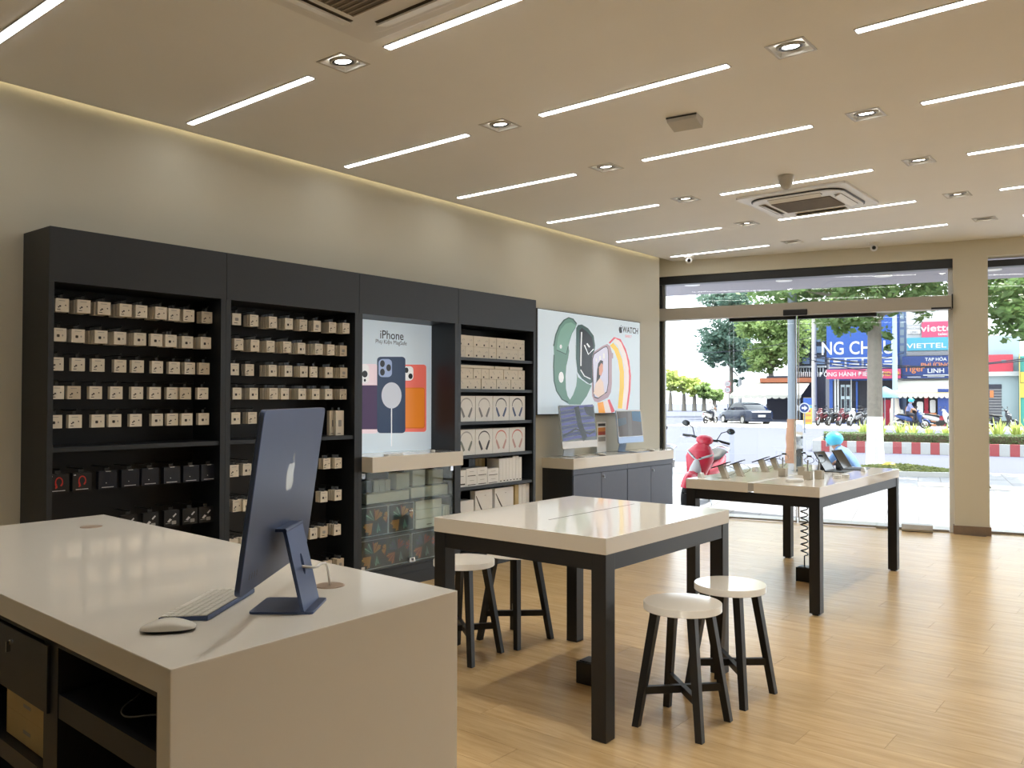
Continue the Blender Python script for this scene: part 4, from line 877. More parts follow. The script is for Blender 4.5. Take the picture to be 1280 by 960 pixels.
tablet(-2.40,7.28,'dark tablet in a keyboard folio, nearer one'); tablet(-2.36,7.62,'dark tablet in a keyboard folio, farther one')
m = MB(); m.prism(rrect(-.075,-.04,.075,.04,.038,6),0,.022); m.build('white_dish','white plastic',loc=(-2.285,6.14,TZ),rot=math.radians(70),bevel=.006,label='shallow white rounded dish near the table corner',cat='dish')
for k,(x,y) in enumerate(((-2.13,6.62),(-2.10,6.72),(-2.20,6.80))):
    r = empty('earbud_case',(x,y,TZ),.4*k,label='small white earbud case on the phone table, %s'%['nearest','middle','farthest'][k],cat='earbud case',group='earbud cases on the phone table')
    m = MB(); m.prism(rrect(-.03,-.022,.03,.022,.018,5),0,.014); m.build('body','white plastic',r,bevel=.004)
    m = MB(); m.prism(rrect(-.03,-.022,.03,.022,.018,5),.0145,.026); m.build('lid','white plastic',r,bevel=.004)
for k,(px,py) in enumerate(((944,589),(1080,589.5),(867,596))):
    c = on_z(px,py,TZ); m = MB(); m.prism([(-.02,0),(.02,0),(.014,.035),(-.006,.035)],-.028,.028,0,Matrix(((0,0,1,0),(1,0,0,0),(0,1,0,0),(0,0,0,1)))); m.build('price_holder','white plastic',loc=(max(min(c.x,-2.06),-2.98),c.y,TZ),rot=PI/2,label='small white price holder on the phone table, %s'%['between phones','by the tablets','at the left corner'][k],cat='price holder',group='price holders on the phone table')
# ------------------------------------------------------------------ the street
PQ = Matrix.Rotation(FA,4,'Z')           # street frame: x = p along the shop front, y = q away from it
GZ, RZ, EXT = -.10, -.15, .80     # EXT darkens street colours to offset the strong sun and exposure
def pqz(px, py, q):                      # pixel on the upright street plane q = const
    d = ray(px,py); t = q/d.dot(FN); P = EYE+d*t; return P.dot(FU), P.z
def pg(px, py, z=GZ): P = on_z(px,py,z); return P.dot(FU), P.dot(FN)
for a in [('asphalt',(98,102,124),.8,0,.08,1.5),('pavement',(142,142,146),.8,0,.06,2.),('kerb white',(226,224,220),.7,0,.05,8),('kerb red',(204,96,98),.7,0,.10,8),
  ('bark',(168,158,146),.9,0,.25,14),('lime wash',(226,224,218),.9,0,.16,12),('pole grey',(150,160,172),.5,.3,.05,6),('concrete',(196,190,182),.85,0,.1,6),('clay',(190,140,108),.85,0,.2,10),
  ('soil',(120,104,84),.95,0,.2,8),('tyre',(24,24,25),.75,0,.1,20),('bike red',(184,38,62),.25,0,.04,8),('bike dark',(38,42,52),.3,0,.06,8),('bike blue',(44,80,150),.3,0,.06,8),('bike maroon',(110,36,48),.3,0,.06,8),('bike white',(220,222,226),.3,0,.03,8),
  ('seat black',(24,24,26),.6,0,.1,20),('lens white',(225,230,236),.1,0,.02,8),('lens red',(180,30,30),.15,0,.05,8),('car blue',(46,56,78),.22,.2,.04,3),('car glass',(40,46,54),.05,0,.05,3),
  ('sign blue',(38,92,184),.5,0,.03,3),('sign navy',(32,62,132),.5,0,.04,3),('sign pink',(226,82,122),.5,0,.03,3),('sign red',(220,70,90),.5,0,.03,3),('sign teal',(84,178,204),.5,0,.04,3),('sign white',(236,236,236),.5,0,.02,3),('sign yellow',(238,200,80),.5,0,.03,3),('sign orange',(236,146,84),.5,0,.05,4),('letter white',(244,244,244),.5,0,.01,3),('letter grey',(150,150,156),.5,0,.01,3),
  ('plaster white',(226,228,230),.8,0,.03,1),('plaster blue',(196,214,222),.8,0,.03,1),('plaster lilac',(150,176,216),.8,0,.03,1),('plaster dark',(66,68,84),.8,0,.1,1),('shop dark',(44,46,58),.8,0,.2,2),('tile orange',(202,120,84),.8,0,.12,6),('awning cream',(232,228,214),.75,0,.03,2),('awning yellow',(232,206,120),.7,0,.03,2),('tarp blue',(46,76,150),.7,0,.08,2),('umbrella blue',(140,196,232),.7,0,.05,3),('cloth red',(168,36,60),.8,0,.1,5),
  ('helmet turquoise',(70,186,214),.35,0,.03,8),('denim',(96,128,168),.85,0,.12,20),('shirt white',(226,230,238),.85,0,.05,20),('shirt violet',(150,160,210),.85,0,.08,20),('trousers dark',(52,56,72),.85,0,.1,20),('skin',(196,146,116),.6,0,.05,20),('teal wall',(70,170,160),.7,0,.04,2)]:
    if a[0] not in ('pavement','concrete','lime wash','helmet turquoise','denim','bike red'): a = (a[0],tuple(int(255*(v/255)**1.0*EXT) for v in a[1]),*a[2:])
    mat(*a)
leaf_mat('leaf green',(92,118,66)); leaf_mat('leaf light',(128,150,90)); leaf_mat('leaf blue',(100,126,110)); leaf_mat('leaf yellow',(164,176,100)); leaf_mat('hedge green',(96,118,72)); leaf_mat('grass green',(122,130,80))
def brick_paving():
    m_ = MATS['pavement']; N = m_.node_tree.nodes; L = m_.node_tree.links; b = N['Principled BSDF']
    tc = [n for n in N if n.type == 'TEX_COORD'][0]; br = N.new('ShaderNodeTexBrick'); br.inputs['Scale'].default_value = 1.0
    br.inputs['Brick Width'].default_value = .4; br.inputs['Row Height'].default_value = .4; br.inputs['Mortar Size'].default_value = .006; br.offset = 0
    br.inputs[1].default_value = (*lin((150,150,154)),1); br.inputs[2].default_value = (*lin((134,134,139)),1); br.inputs[3].default_value = (*lin((84,84,86)),1)
    L.new(tc.outputs['Object'], br.inputs[0]); L.new(br.outputs[0], b.inputs['Base Color'])
brick_paving()
def st_struct(mb, name, mt, label, cat): return mb.build(name, mt, rot=FA, label=label, cat=cat, kind='structure')
m = MB(); m.box(-60,60,11.27,20.85,GZ-.2,GZ); st_struct(m,'pavement','pavement','sunlit paved sidewalk outside the shop','sidewalk')
m = MB(); m.box(-260,200,20.85,330,RZ-.2,RZ); st_struct(m,'road','asphalt','wide bright asphalt road outside','road')
m = MB(); m.box(-60,60,20.85,21.0,RZ,GZ+.01); st_struct(m,'kerb','concrete','concrete kerb between sidewalk and road','kerb')
m = MB(); m.box(-14,60,50.5,62,RZ,RZ+.06); st_struct(m,'far_pavement','concrete','pale sidewalk in front of the shops opposite','sidewalk')

# median island with painted kerb stones, hedge and plants
isl = empty('median_island',pq(1,29.9,RZ),FA,label='planted median island with red and white kerb',cat='median',kind='structure')
m = MB(); m.box(-3.9,20,-1.38,1.9,0,.33); m.build('soil_bed','soil',isl)
k = 0; x = -4.05
kr = MB(); kr.box(0,.248,-.14,0,0,.35); kr = kr.mesh('kerb_stone','kerb red'); kw = MB(); kw.box(0,.268,-.14,0,0,.35); kw = kw.mesh('kerb_stone','kerb white')
while x < 8:
    put('kerb_stone',kr if k%2 else kw,isl,(x,-1.38,0)); x += .25 if k%2 else .27; k += 1
m = MB(); m.box(8,20,-1.52,-1.38,0,.35); m.build('kerb_run','kerb white',isl)
m = MB(); m.box(-4.05,-3.9,-1.38,1.9,0,.35); m.build('kerb_end','kerb white',isl)
def leaf_quads(mb, pts, s0, s1, up=.3, m=0):
    for p in pts:
        a = random.uniform(0,2*PI); e = random.uniform(-.5,.9); s = random.uniform(s0,s1)
        u = Vector((math.cos(a)*math.cos(e),math.sin(a)*math.cos(e),math.sin(e))); v = u.cross(Vector((random.uniform(-1,1),random.uniform(-1,1),random.uniform(-1,1)))).normalized()
        p = Vector(p); mb.face([p-u*s*.5, p+v*s*.26, p+u*s*.5, p-v*s*.26], m)
def hedge(name, p0, p1, q0, q1, z0, z1, n, label, s=(.03,.07), mt='hedge green'):
    r = empty(name,pq((p0+p1)/2,(q0+q1)/2,z0),FA,label=label,cat='hedge'); hx, hy, h = (p1-p0)/2, (q1-q0)/2, z1-z0
    q = MB(); q.box(-hx+.03,hx-.03,-hy+.03,hy-.03,0,h-.03); q.build('twigs','soil',r)
    q = MB(); pts = []
    for i in range(n):
        f = random.random(); x = random.uniform(-hx,hx)
        pts.append((x,-hy+random.uniform(-.02,.02),random.uniform(0,h)) if f < .5 else (x,random.uniform(-hy,hy),h+random.uniform(-.02,.03)))
    leaf_quads(q,pts,*s); q.build('foliage',mt,r,kind='stuff'); return r
hedge('trimmed_hedge',-2.75,7.5,28.62,29.1,.17,.45,9000,'low trimmed hedge along the median kerb')
def plant(loc, s, label):
    r = empty('median_plant',loc,random.uniform(0,6),label=label,cat='plant',group='leafy plants on the median'); q = MB()
    for i in range(26):
        a = random.uniform(0,2*PI); L = s*random.uniform(.7,1.1); sp = random.uniform(.15,.55); w = .035*random.uniform(.8,1.3)
        d = Vector((math.cos(a),math.sin(a),0)); v = Vector((-d.y,d.x,0)); P = [d*(L*sp*t)+Vector((0,0,L*(t-.55*sp*t*t))) for t in (0,.35,.7,1)]
        W_ = [w*.5,w,w*.8,0.003]
        q.loft([[P[j]-v*W_[j],P[j]+v*W_[j]] for j in range(4)],0,None,False,False)
    q.build('leaves','leaf yellow',r); return r
pr = plant((0,0,0),.78,'x'); n = 0
for i in range(20):
    p = -1.5+i*.46+random.uniform(-.1,.1); q_ = 29.45+.4*(i%2)
    o = pr if i == 0 else copy_tree(pr); o.location = pq(p,q_,.16); o.rotation_euler = (0,0,random.uniform(0,6)); k = random.uniform(.8,1.2); o.scale = (k,k,k); o['label'] = 'bright spiky leafed plant behind the median hedge, %s from left'%(ORD+['fifteenth','sixteenth','seventeenth','eighteenth','nineteenth','twentieth'])[i]
m = MB(); leaf_quads(m,[(random.uniform(-2.6,-.6),random.uniform(29.2,31.5),.19+random.uniform(0,.03)) for i in range(2500)],.05,.1); m.build('grass','grass green',rot=FA,label='short grass at the tip of the median',cat='grass',kind='stuff')
m = MB(); leaf_quads(m,[(random.uniform(-17.5,-12),random.uniform(95,98),RZ+random.uniform(0,.3)) for i in range(1500)],.2,.4); m.build('far_grass','grass green',rot=FA,label='far green strip of a road island',cat='grass',kind='stuff')

# trees
def tree(p, q, trunk_r, crown, label, mt, n, leaf=(.12,.22), paint=None, lean=(0,0), top=4., bend=0, zb=GZ):
    r = empty('street_tree',pq(p,q,zb),FA,label=label,cat='tree',group='street trees'); h = top-zb
    P = [Vector((lean[0]*t+bend*math.sin(t*PI)*.3,lean[1]*t,h*t)) for t in (0,.12,.3,.5,.75,1)]
    R = [trunk_r*k for k in (1.25,1.05,1,.95,.85,.7)]
    b = MB(); b.tube(P,R,12)
    for cx,cy,cz,rx,ry,rz in crown[:6]:
        a = P[4]; e = Vector((cx,cy,cz-zb)); b.tube([a,a*.5+e*.5+Vector((0,0,.15)),e],[trunk_r*.5,trunk_r*.3,trunk_r*.1],6)
    b.build('trunk','bark',r)
    if paint:
        f = (paint-zb)/h; pp = [x for x,t in zip(P,(0,.12,.3,.5,.75,1)) if t < f]; rr_ = [R[i]*1.03 for i in range(len(pp))]
        t = f; e = Vector((lean[0]*t+bend*math.sin(t*PI)*.3,lean[1]*t,h*t)); b = MB(); b.tube(pp+[e],rr_+[trunk_r*1.03],12); b.build('lime_wash','lime wash',r)
    c = MB(); tot = sum(x[3]*x[4]*x[5] for x in crown)
    for cx,cy,cz,rx,ry,rz in crown:
        pts = []; nn = int(n*rx*ry*rz/tot); nc = max(6,nn//45)
        cl = [Vector((random.gauss(0,1),random.gauss(0,1),random.gauss(0,1))).normalized()*random.uniform(.35,1) for i in range(nc)]
        for i in range(nn):
            d = random.choice(cl); g = Vector((random.gauss(0,.15),random.gauss(0,.15),random.gauss(0,.12)))
            pts.append((cx+(d.x+g.x)*rx,cy+(d.y+g.y)*ry,cz-zb+(d.z+g.z)*rz))
        leaf_quads(c,pts,*leaf)
    c.build('crown',mt,r,kind='stuff'); return r
def blob(px, py, q, rpx, rpy, ry, p0):   # crown blob given by its pixel centre and size
    p, z = pqz(px,py,q); k = q*.92/FPX; return (p-p0, 0, z, rpx*k, ry, rpy*k)
p,q = pg(1094,588); T0 = p
tree(p,q,.165,[blob(1000,362,q,75,22,2.2,p),blob(1070,375,q,55,38,1.8,p),blob(1060,408,q,32,20,1.2,p),blob(1140,352,q,70,25,2.0,p),blob(1100,330,q,160,25,2.5,p),blob(1155,392,q,20,12,.8,p),blob(1108,420,q,10,18,.6,p)],'street tree with whitewashed trunk right outside the shop','leaf green',9000,(.12,.24),1.12,(0,.1),4.6)
tree(5.6,20.6,.17,[blob(1262,365,20.6,50,28,1.8,5.6),blob(1300,385,20.6,60,45,2,5.6),blob(1250,398,20.6,22,14,1,5.6)],'street tree whose leaves hang right of the column','leaf green',4600,(.12,.24),1.1,(0,0),4.2)
p,q = pg(1075,527); tree(p,q,.24,[blob(1060,395,q,45,28,2.5,p),blob(1045,418,q,22,14,2,p),blob(1092,400,q,25,20,2,p)],'tree with slanting white trunk before the blue shop','leaf light',7000,(.25,.5),2.6,(-.5,0),7.0)
p,q = pg(964,523); tree(p,q,.25,[blob(975,430,q,38,30,3,p),blob(955,448,q,22,20,3,p),blob(985,400,q,35,22,3,p),blob(945,405,q,30,20,3,p)],'roadside tree left of the grey lamp post','leaf light',9000,(.28,.55),2.2,(.0,0),5.2)
p,q = pg(914,520); tree(p,q,.24,[blob(912,420,q,34,28,3,p),blob(900,440,q,24,20,3,p),blob(930,445,q,26,22,3,p),blob(910,375,q,40,22,3,p),blob(925,475,q,9,7,1,p)],'bluish green roadside tree farthest from the shops','leaf blue',9000,(.3,.6),None,(0,0),6.0)
for i,(px,py,w,h) in enumerate(((838,474,12,13),(855,480,13,11),(868,482,12,12),(880,487,9,8),(893,492,10,6))):
    q = 120; p,z = pqz(px,505,q); tree(p,q,.3,[blob(px,py,q,w,h,2.5,p),blob(px,py+6,q,w*.7,h*.7,2.5,p)],'small yellow-green tree far down the road, %s from left'%ORD[i],'leaf yellow' if i < 3 else 'leaf light',2400,(.35,.7),None,(0,0),2.5,zb=RZ)

# poles
def pole(p, q, r0, h, label, mt, base=None, extra=None, zb=GZ, cat='pole'):
    r = empty('street_pole',pq(p,q,zb),FA,label=label,cat=cat,group='street poles'); b = MB(); b.cyl((0,0,0),(0,0,h),r0,r0*.75,16); b.build('shaft',mt,r)
    if base: b = MB(); b.lathe(base[0],14); b.build('base',base[1],r)
    return r
p,q = pg(991,585); lp = pole(p,q,.115,9,'thick grey lamp post just outside the glass door','pole grey',([(.17,0),(.18,.25),(.145,.5),(.16,.7),(.135,.95),(.125,1.15)],'clay'))
p,q = pg(1018,527); pole(p,q,.2,9.5,'pale concrete utility pole left of the blue shop','concrete')
p,q = pg(1119,532); pole(p,q,.16,10,'slim pale pole with thick base before the grocery','plaster blue',([(.32,0),(.32,1.0),(.25,1.2),(.22,1.7)],'concrete'))
p,q = pg(883,515); pole(p,80,.09,7,'thin lamp pole far left behind the road','pole grey'); p,z = pqz(925,500,82); pole(p,82,.22,3.6,'short white post behind the dark car','plaster white')
def round_sign(px, py, q, rad, face, rim, label, shape):
    p,z = pqz(px,py,q); r = empty('road_sign',pq(p,q,RZ),FA,label=label,cat='road sign',group='round road signs'); z -= RZ
    b = MB(); b.cyl((0,.06,0),(0,.06,z+rad),.035,.035,8); b.build('post','pole grey',r)
    TS = Matrix(((1,0,0,0),(0,0,-1,0),(0,1,0,z),(0,0,0,1)))
    b = MB(); b.prism(ell(0,0,rad,rad,24),-.02,.01,0,TS); b.build('rim',rim,r); b = MB(); b.prism(ell(0,0,rad*.8,rad*.8,24),.01,.016,0,TS); b.build('face',face,r)
    b = MB(); flat(b,[(x*rad,y*rad) for x,y in shape],.018,0,TS); b.build('symbol','letter white' if face != 'sign white' else 'letter grey',r)
ARR = [(-.6,0),(0,.5),(0,.2),(.5,.2),(.5,-.2),(0,-.2),(0,-.5)]; BAR = [(-.45,.1),(.45,.1),(.45,-.1),(-.45,-.1)]
round_sign(991.5,510,44,.26,'sign navy','sign white','round blue arrow sign, left of two',ARR); round_sign(1005.5,510,44,.26,'sign navy','sign white','round blue arrow sign, right of two',[(-x,y) for x,y in ARR][::-1])
round_sign(909.5,480,78,.30,'sign white','sign red','red rimmed round sign, upper of two',BAR); round_sign(909.5,487.5,77.6,.30,'sign white','sign red','red rimmed round sign, lower of two',BAR)
# grass mound and manhole on the sidewalk
r = empty('planter_ring',pq(.0,20.2,GZ),FA,label='low planter with dry grass at the sidewalk edge',cat='planter')
m = MB(); m.prism(ell(-.35,-.2,1.35,.62,30),0,.10); m.build('stone_ring','kerb white',r); m = MB(); leaf_quads(m,[(-.35+1.2*a*math.cos(b_),-.2+.5*a*math.sin(b_),.10+.12*(1-a)) for a,b_ in [(random.random()**.5,random.uniform(0,2*PI)) for i in range(2600)]],.05,.12); m.build('grass','grass green',r,kind='stuff')
m = MB(); m.ball((0,0,.13),(.18,.15,.13),16); m.build('yellow_bundle','sign yellow',loc=pq(*pg(1112,592),GZ),rot=FA,label='yellow bundle lying by the whitewashed tree',cat='bundle')
for k,(px,py,w) in enumerate(((1192,607,.6),(1262,611,.5))):
    p,q = pg(px,py); m = MB(); m.box(-w,w,-.4,.4,-.01,.012); m.build('manhole_cover','concrete',loc=pq(p,q,GZ),rot=FA,label=['pale utility cover in the sidewalk left of the column','pale utility cover in the sidewalk right of the column'][k],cat='manhole cover')
# ------------------------------------------------------------------ shops across the road
TSG = Matrix(((1,0,0,0),(0,0,-1,0),(0,1,0,0),(0,0,0,1)))      # art on a plane that faces the viewer in the street frame
def sboard(name, x0, y0, x1, y1, q, mt, label, depth=.25, texts=(), frame=None, cat='sign', parent=None, origin=None, kind=None):
    p0,zt = pqz(x0,y0,q); p1,zb = pqz(x1,y1,q); w, h = p1-p0, zt-zb
    if parent is None: r = empty(name,pq((p0+p1)/2,q,zb),FA,label=label,cat=cat,kind=kind)
    else: r = parent
    ox, oz, oy = ((p0+p1)/2, zb, q) if parent is None else origin
    cx, cz, dy = (p0+p1)/2-ox, zb-oz, q-oy
    b = MB(); b.box(cx-w/2,cx+w/2,dy,dy+depth,cz,cz+h); pn = b.build('board' if parent is None else name,mt,r)
    if frame:
        b = MB(); f = frame[1]; b.box(cx-w/2-f,cx+w/2+f,dy+.02,dy+depth+.02,cz-f,cz+h+f); b.build('frame',frame[0],r)
    for s,u,v,hh,tm,sx in texts:
        b = MB(); T = Matrix.Translation((0,dy-.02,0)) @ TSG
        if s == '-': flat(b,[(cx+w*(u-.5-sx/2),cz+h*(v-hh/2)),(cx+w*(u-.5+sx/2),cz+h*(v-hh/2)),(cx+w*(u-.5+sx/2),cz+h*(v+hh/2)),(cx+w*(u-.5-sx/2),cz+h*(v+hh/2))],.0,0,T)
        else: text_into(b,s,cx+w*(u-.5),cz+h*v-h*hh*.36,h*hh,.0,0,T,sx=sx,bold=.012*h*hh)
        b.build('lettering',tm,r)
    return r
QF = 60.
def block(name, x0, y0, x1, q, depth, mt, label, ybase=None):
    p0,zt = pqz(x0,y0,q); p1,_ = pqz(x1,y0,q); r = empty(name,pq((p0+p1)/2,q,RZ),FA,label=label,cat='building')
    b = MB(); b.box(-(p1-p0)/2,(p1-p0)/2,0,depth,0,zt-RZ); b.build('walls',mt,r); return r, (p0+p1)/2, p1-p0, zt-RZ
def opening(r, c, x0, y0, x1, y1, q, mt, name='opening', out=.04):
    p0,zt = pqz(x0,y0,q); p1,zb = pqz(x1,y1,q); b = MB(); b.box(p0-c,p1-c,-out,.02,zb-RZ,zt-RZ); return b.build(name,mt,r)
# blue shop
r,c,w,h = block('blue_shop',1036,383,1124,QF,9,'sign blue','two-storey blue shop across the road')
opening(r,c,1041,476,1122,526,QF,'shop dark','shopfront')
for x0,x1 in ((1043,1045.5),(1046.5,1049),(1063.5,1065),(1085,1088)): opening(r,c,x0,474,x1,527,QF,'plaster white','pilaster',.12)
for x0,x1 in ((1051,1056.5),(1057.5,1063)): 
    g_ = opening(r,c,x0,481,x1,526,QF,'plaster blue','glass_door',.10)
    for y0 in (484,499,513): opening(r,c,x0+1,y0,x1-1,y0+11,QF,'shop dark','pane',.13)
opening(r,c,1070,477,1072.5,520,QF,'sign blue','post',.15)
sboard('shop_sign',1033,391,1121,446,QF-.5,'sign blue','big blue shop sign with large white letters',.4,[('NG CHÂU',.44,.22,.40,'letter white',.80)])
sr = sboard('service_sign',1036,447.5,1122,459.5,QF-.9,'sign white','row of small blue panels under the big blue sign',.25)
for k in range(4):
    x0 = 1037+k*21.3; p0,zt = pqz(x0,448.6,QF-.95); p1,zb = pqz(x0+18.6,458.2,QF-.95); b = MB(); o = sr.location; cc = Vector(o).dot(FU)
    b.box(p0-cc,p1-cc,-.06,-.01,zb-o.z,zt-o.z); pn = b.build('panel','sign blue',sr); b = MB()
    for v,f in ((.68,.5),(.28,.7)): flat(b,[((p0+p1)/2-cc-(p1-p0)*f/2,zb-o.z+(zt-zb)*(v-.11)),((p0+p1)/2-cc+(p1-p0)*f/2,zb-o.z+(zt-zb)*(v-.11)),((p0+p1)/2-cc+(p1-p0)*f/2,zb-o.z+(zt-zb)*(v+.11)),((p0+p1)/2-cc-(p1-p0)*f/2,zb-o.z+(zt-zb)*(v+.11))],.065,0,TSG)
    b.build('lettering','letter white',pn)
sboard('banner',1033,462,1126,473,QF-1.1,'sign pink','long pink banner under the blue shop sign',.08,[('ĐỒNG HÀNH ĐIỀU TRỊ',.34,.5,.62,'letter white',.95),('COVID-19',.80,.5,.62,'sign yellow',.95)])
r,c,w,h = block('blue_tower',1124,378,1132.5,QF+.3,8,'plaster lilac','narrow pale blue building side next to the blue shop')
for k in range(5): opening(r,c,1120.5+4.5,392+k*10,1130,399+k*10,QF+.3,'plaster blue','window',.05)
# grocery
r,c,w,h = block('grocery_building',1132.6,376,1215,QF,9,'plaster white','white grocery building with stacked signs')
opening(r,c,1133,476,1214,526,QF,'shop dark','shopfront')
opening(r,c,1133.5,441,1214,443.5,QF,'letter grey','ledge',.25)
sboard('name_plate',1134,404,1150.5,417,QF-.15,'sign white','white name plate left of the pink sign',.1,[('CỬA HÀNG',.5,.78,.24,'letter grey',.9),('PHƯƠNG',.5,.48,.30,'letter grey',.9),('LINH',.5,.16,.30,'letter grey',.9)])
sboard('pink_sign',1152,402.5,1202,420.5,QF-.2,'sign pink','pink telecom sign beside the column',.15,[('viettel',.42,.60,.62,'letter white',1.3),('telecom',.62,.20,.26,'letter white',1.1)])
sboard('teal_sign',1133.5,422.5,1202,437,QF-.2,'sign teal','teal telecom sign below the pink sign',.15,[('VIETTEL',.36,.38,.52,'letter white',1.5)])
gs = sboard('grocery_sign',1127.5,445.5,1204,472.5,QF-.6,'sign navy','navy grocery sign with orange beer logo',.25,[('TẠP HÓA',.56,.85,.20,'letter white',1.),('PHƯƠNG',.56,.60,.26,'sign orange',1.1),('LINH',.56,.34,.28,'letter white',1.1),('-',.56,.14,.04,'letter white',.42),('-',.56,.07,.03,'letter white',.28),('Tiger',.20,.46,.40,'sign orange',1.0),('-',.20,.06,.03,'letter white',.22)])
# awnings and stalls
def awning(x0, x1, ytop, ybot, q0, q1, label, mt, band, n=14):
    p0,zt = pqz(x0,ytop,q1); p1,_ = pqz(x1,ytop,q1); _,zb = pqz(x0,ybot,q0); r = empty('awning',pq((p0+p1)/2,q0,RZ),FA,label=label,cat='awning'); hw = (p1-p0)/2; D = q1-q0
    zt -= RZ; zb -= RZ
    b = MB(); b.add([(-hw,0,zb),(hw,0,zb),(hw,D,zt),(-hw,D,zt),(-hw,0,zb-.04),(hw,0,zb-.04),(hw,D,zt-.04),(-hw,D,zt-.04)],[(0,1,2,3),(4,7,6,5),(0,4,5,1),(1,5,6,2),(3,2,6,7),(0,3,7,4)]); b.build('canvas',mt,r)
    b = MB(); f = .14; b.add([(-hw,-.005+D*f*0,zb+.01),(hw,-.005,zb+.01),(hw,D*f,zb+(zt-zb)*f+.01),(-hw,D*f,zb+(zt-zb)*f+.01)],[(0,1,2,3)]); b.build('edge_band',band,r)
    for i in range(n):
        a = -hw+2*hw*i/n; e = a+2*hw/n; b = MB(); b.prism([(a,0)]+arc((a+e)/2,-.12,(e-a)/2,.16,180,360,6)+[(e,0)],0,.015,0,Matrix.Translation((0,0,zb)) @ TSG); b.build('scallop',mt,r)
    for sx in (-1,1):
        b = MB(); b.cyl((sx*hw*.96,.1,0),(sx*hw*.96,.1,zb),.04,.04,8); b.build('post','pole grey',r)
    return r
awning(1117,1204,474,492,QF-3.2,QF-.1,'cream scalloped awning of the grocery','awning cream','awning yellow')
p0,z0 = pqz(1172,486,QF-3.0); p1,z1 = pqz(1204,520,QF-3.0)
m = MB(); m.box(p0,p1,QF-3.0,QF-2.94,z1,z0); m.build('blue_tarp','tarp blue',rot=FA,label='blue tarpaulin hanging beside the column under the awning',cat='tarpaulin')
for k,(x,y,w_,h_,mt) in enumerate(((1136,514,.9,1.2,'clay'),(1126,516,.7,1.0,'sign yellow'),(1158,504,.5,1.9,'cloth red'),(1166,500,.7,1.6,'sign orange'),(1109,508,.9,1.6,'cloth red'),(1150,507,.8,1.5,'plaster dark'),(1178,512,.6,1.2,'sign red'))):
    p,_ = pqz(x,520,QF-2.2); r = empty('goods_rack',pq(p,QF-2.2,RZ+.06),FA,label='shop goods stacked under the awning, %s from left'%ORD[[2,1,4,5,0,3,6][k]],cat='goods',group='goods before the grocery')
    b = MB(); w_ *= .55; b.box(-w_/2,w_/2,-.25,.25,0,h_*.5); b.build('crate',mt,r,bevel=.03); b = MB(); b.prism(rrect(-w_*.4,h_*.5,w_*.4,h_,.1,3),-.2,.2,0,TSG); b.build('bundle','sign white' if k%2 else mt,r)
def umbrella(px, ytop, ybot, q, rad, label, mt):
    p,zt = pqz(px,ytop,q); _,zb = pqz(px,ybot,q); r = empty('market_umbrella',pq(p,q,RZ+.06),FA,label=label,cat='umbrella'); zt -= RZ+.06; zb -= RZ+.06
    b = MB(); b.lathe([(rad,zb-.15),(rad,zb),(rad*.55,zb+(zt-zb)*.6),(.02,zt)],10,caps=False); b.build('canopy',mt,r); b = MB(); b.cyl((0,0,0),(0,0,zt),.03,.03,8); b.build('pole','pole grey',r)
umbrella(1106,483,494,QF-4,.75,'pale blue market umbrella left of the slim pole','umbrella blue')
# stall with sloping cream roof on the left
awning(930,1013,478,494,66,72,'long cream awning of the roadside eatery','awning cream','awning cream',10)
r,c,w,h = block('eatery_building',958,470,1032,72.5,8,'plaster dark','dark eatery building with white balcony')
p0,zt = pqz(952,473,72.2); p1,zb = pqz(1016,478,72.2); m = MB(); m.box(p0-c,p1-c,-1.2,0,zb-RZ,zt-RZ); m.build('tiled_eave','tile orange',r)
for k in range(12): opening(r,c,996+k*2.6,465,997+k*2.6,471,72.5,'plaster white','baluster',.2)
r2,c2,w2,h2 = block('upper_house',985,395,1034,76,8,'plaster dark','dark tall house behind the utility pole')
for k in range(4): opening(r2,c2,1003,405+k*14,1012,413+k*14,76,'plaster lilac','window',.05); opening(r2,c2,1020,405+k*14,1031,413+k*14,76,'plaster lilac','window',.05)
for k in range(3): opening(r2,c2,988,458+k*.1,1033,459.5,76,'plaster white','balcony_rail',.5) if k == 0 else None
for k in range(10): opening(r2,c2,998+k*3.4,459.5,999.2+k*3.4,466,76,'plaster white','baluster',.45)
sboard('standing_banner',1004,497,1015,530.5,56,'sign yellow','yellow and blue standing banner by the utility pole',.05,[('-',.5,.86,.26,'sign blue',1.),('-',.5,.66,.10,'sign teal',1.),('-',.5,.50,.08,'sign red',.7),('-',.5,.34,.08,'sign orange',.8),('-',.5,.14,.10,'sign orange',.85)],cat='banner')
# right of the column
r,c,w,h = block('pale_shop',1216,420,1275,QF,9,'plaster blue','pale blue shop right of the column')
opening(r,c,1217,465,1273,470,QF,'plaster white','fascia',.4); opening(r,c,1230,481,1252,520,QF,'letter grey','shutter',.05)
for k in range(10): opening(r,c,1230,485+k*3.4,1252,486+k*3.4,QF,'plaster dark','shutter_rib',.07)
opening(r,c,1237,488,1242,497,QF,'sign orange','notice',.1); opening(r,c,1230,480.5,1252,486,QF,'plaster dark','lintel',.09)
sboard('red_sign',1236,443.5,1266.5,464.5,QF-.4,'sign red','plain red shop sign right of the column',.2,[('-',.62,.62,.14,'letter grey',.2)])
r,c,w,h = block('teal_shop',1275,445,1300,QF-1,8,'teal wall','teal and yellow building at the right picture edge'); opening(r,c,1275.2,479,1300,497,QF-1,'sign yellow','panel',.1); opening(r,c,1273.5,442,1275.5,528,QF-1,'awning yellow','edge_strip',.12); opening(r,c,1275.5,465,1300,478,QF-1,'sign yellow','panel',.08)
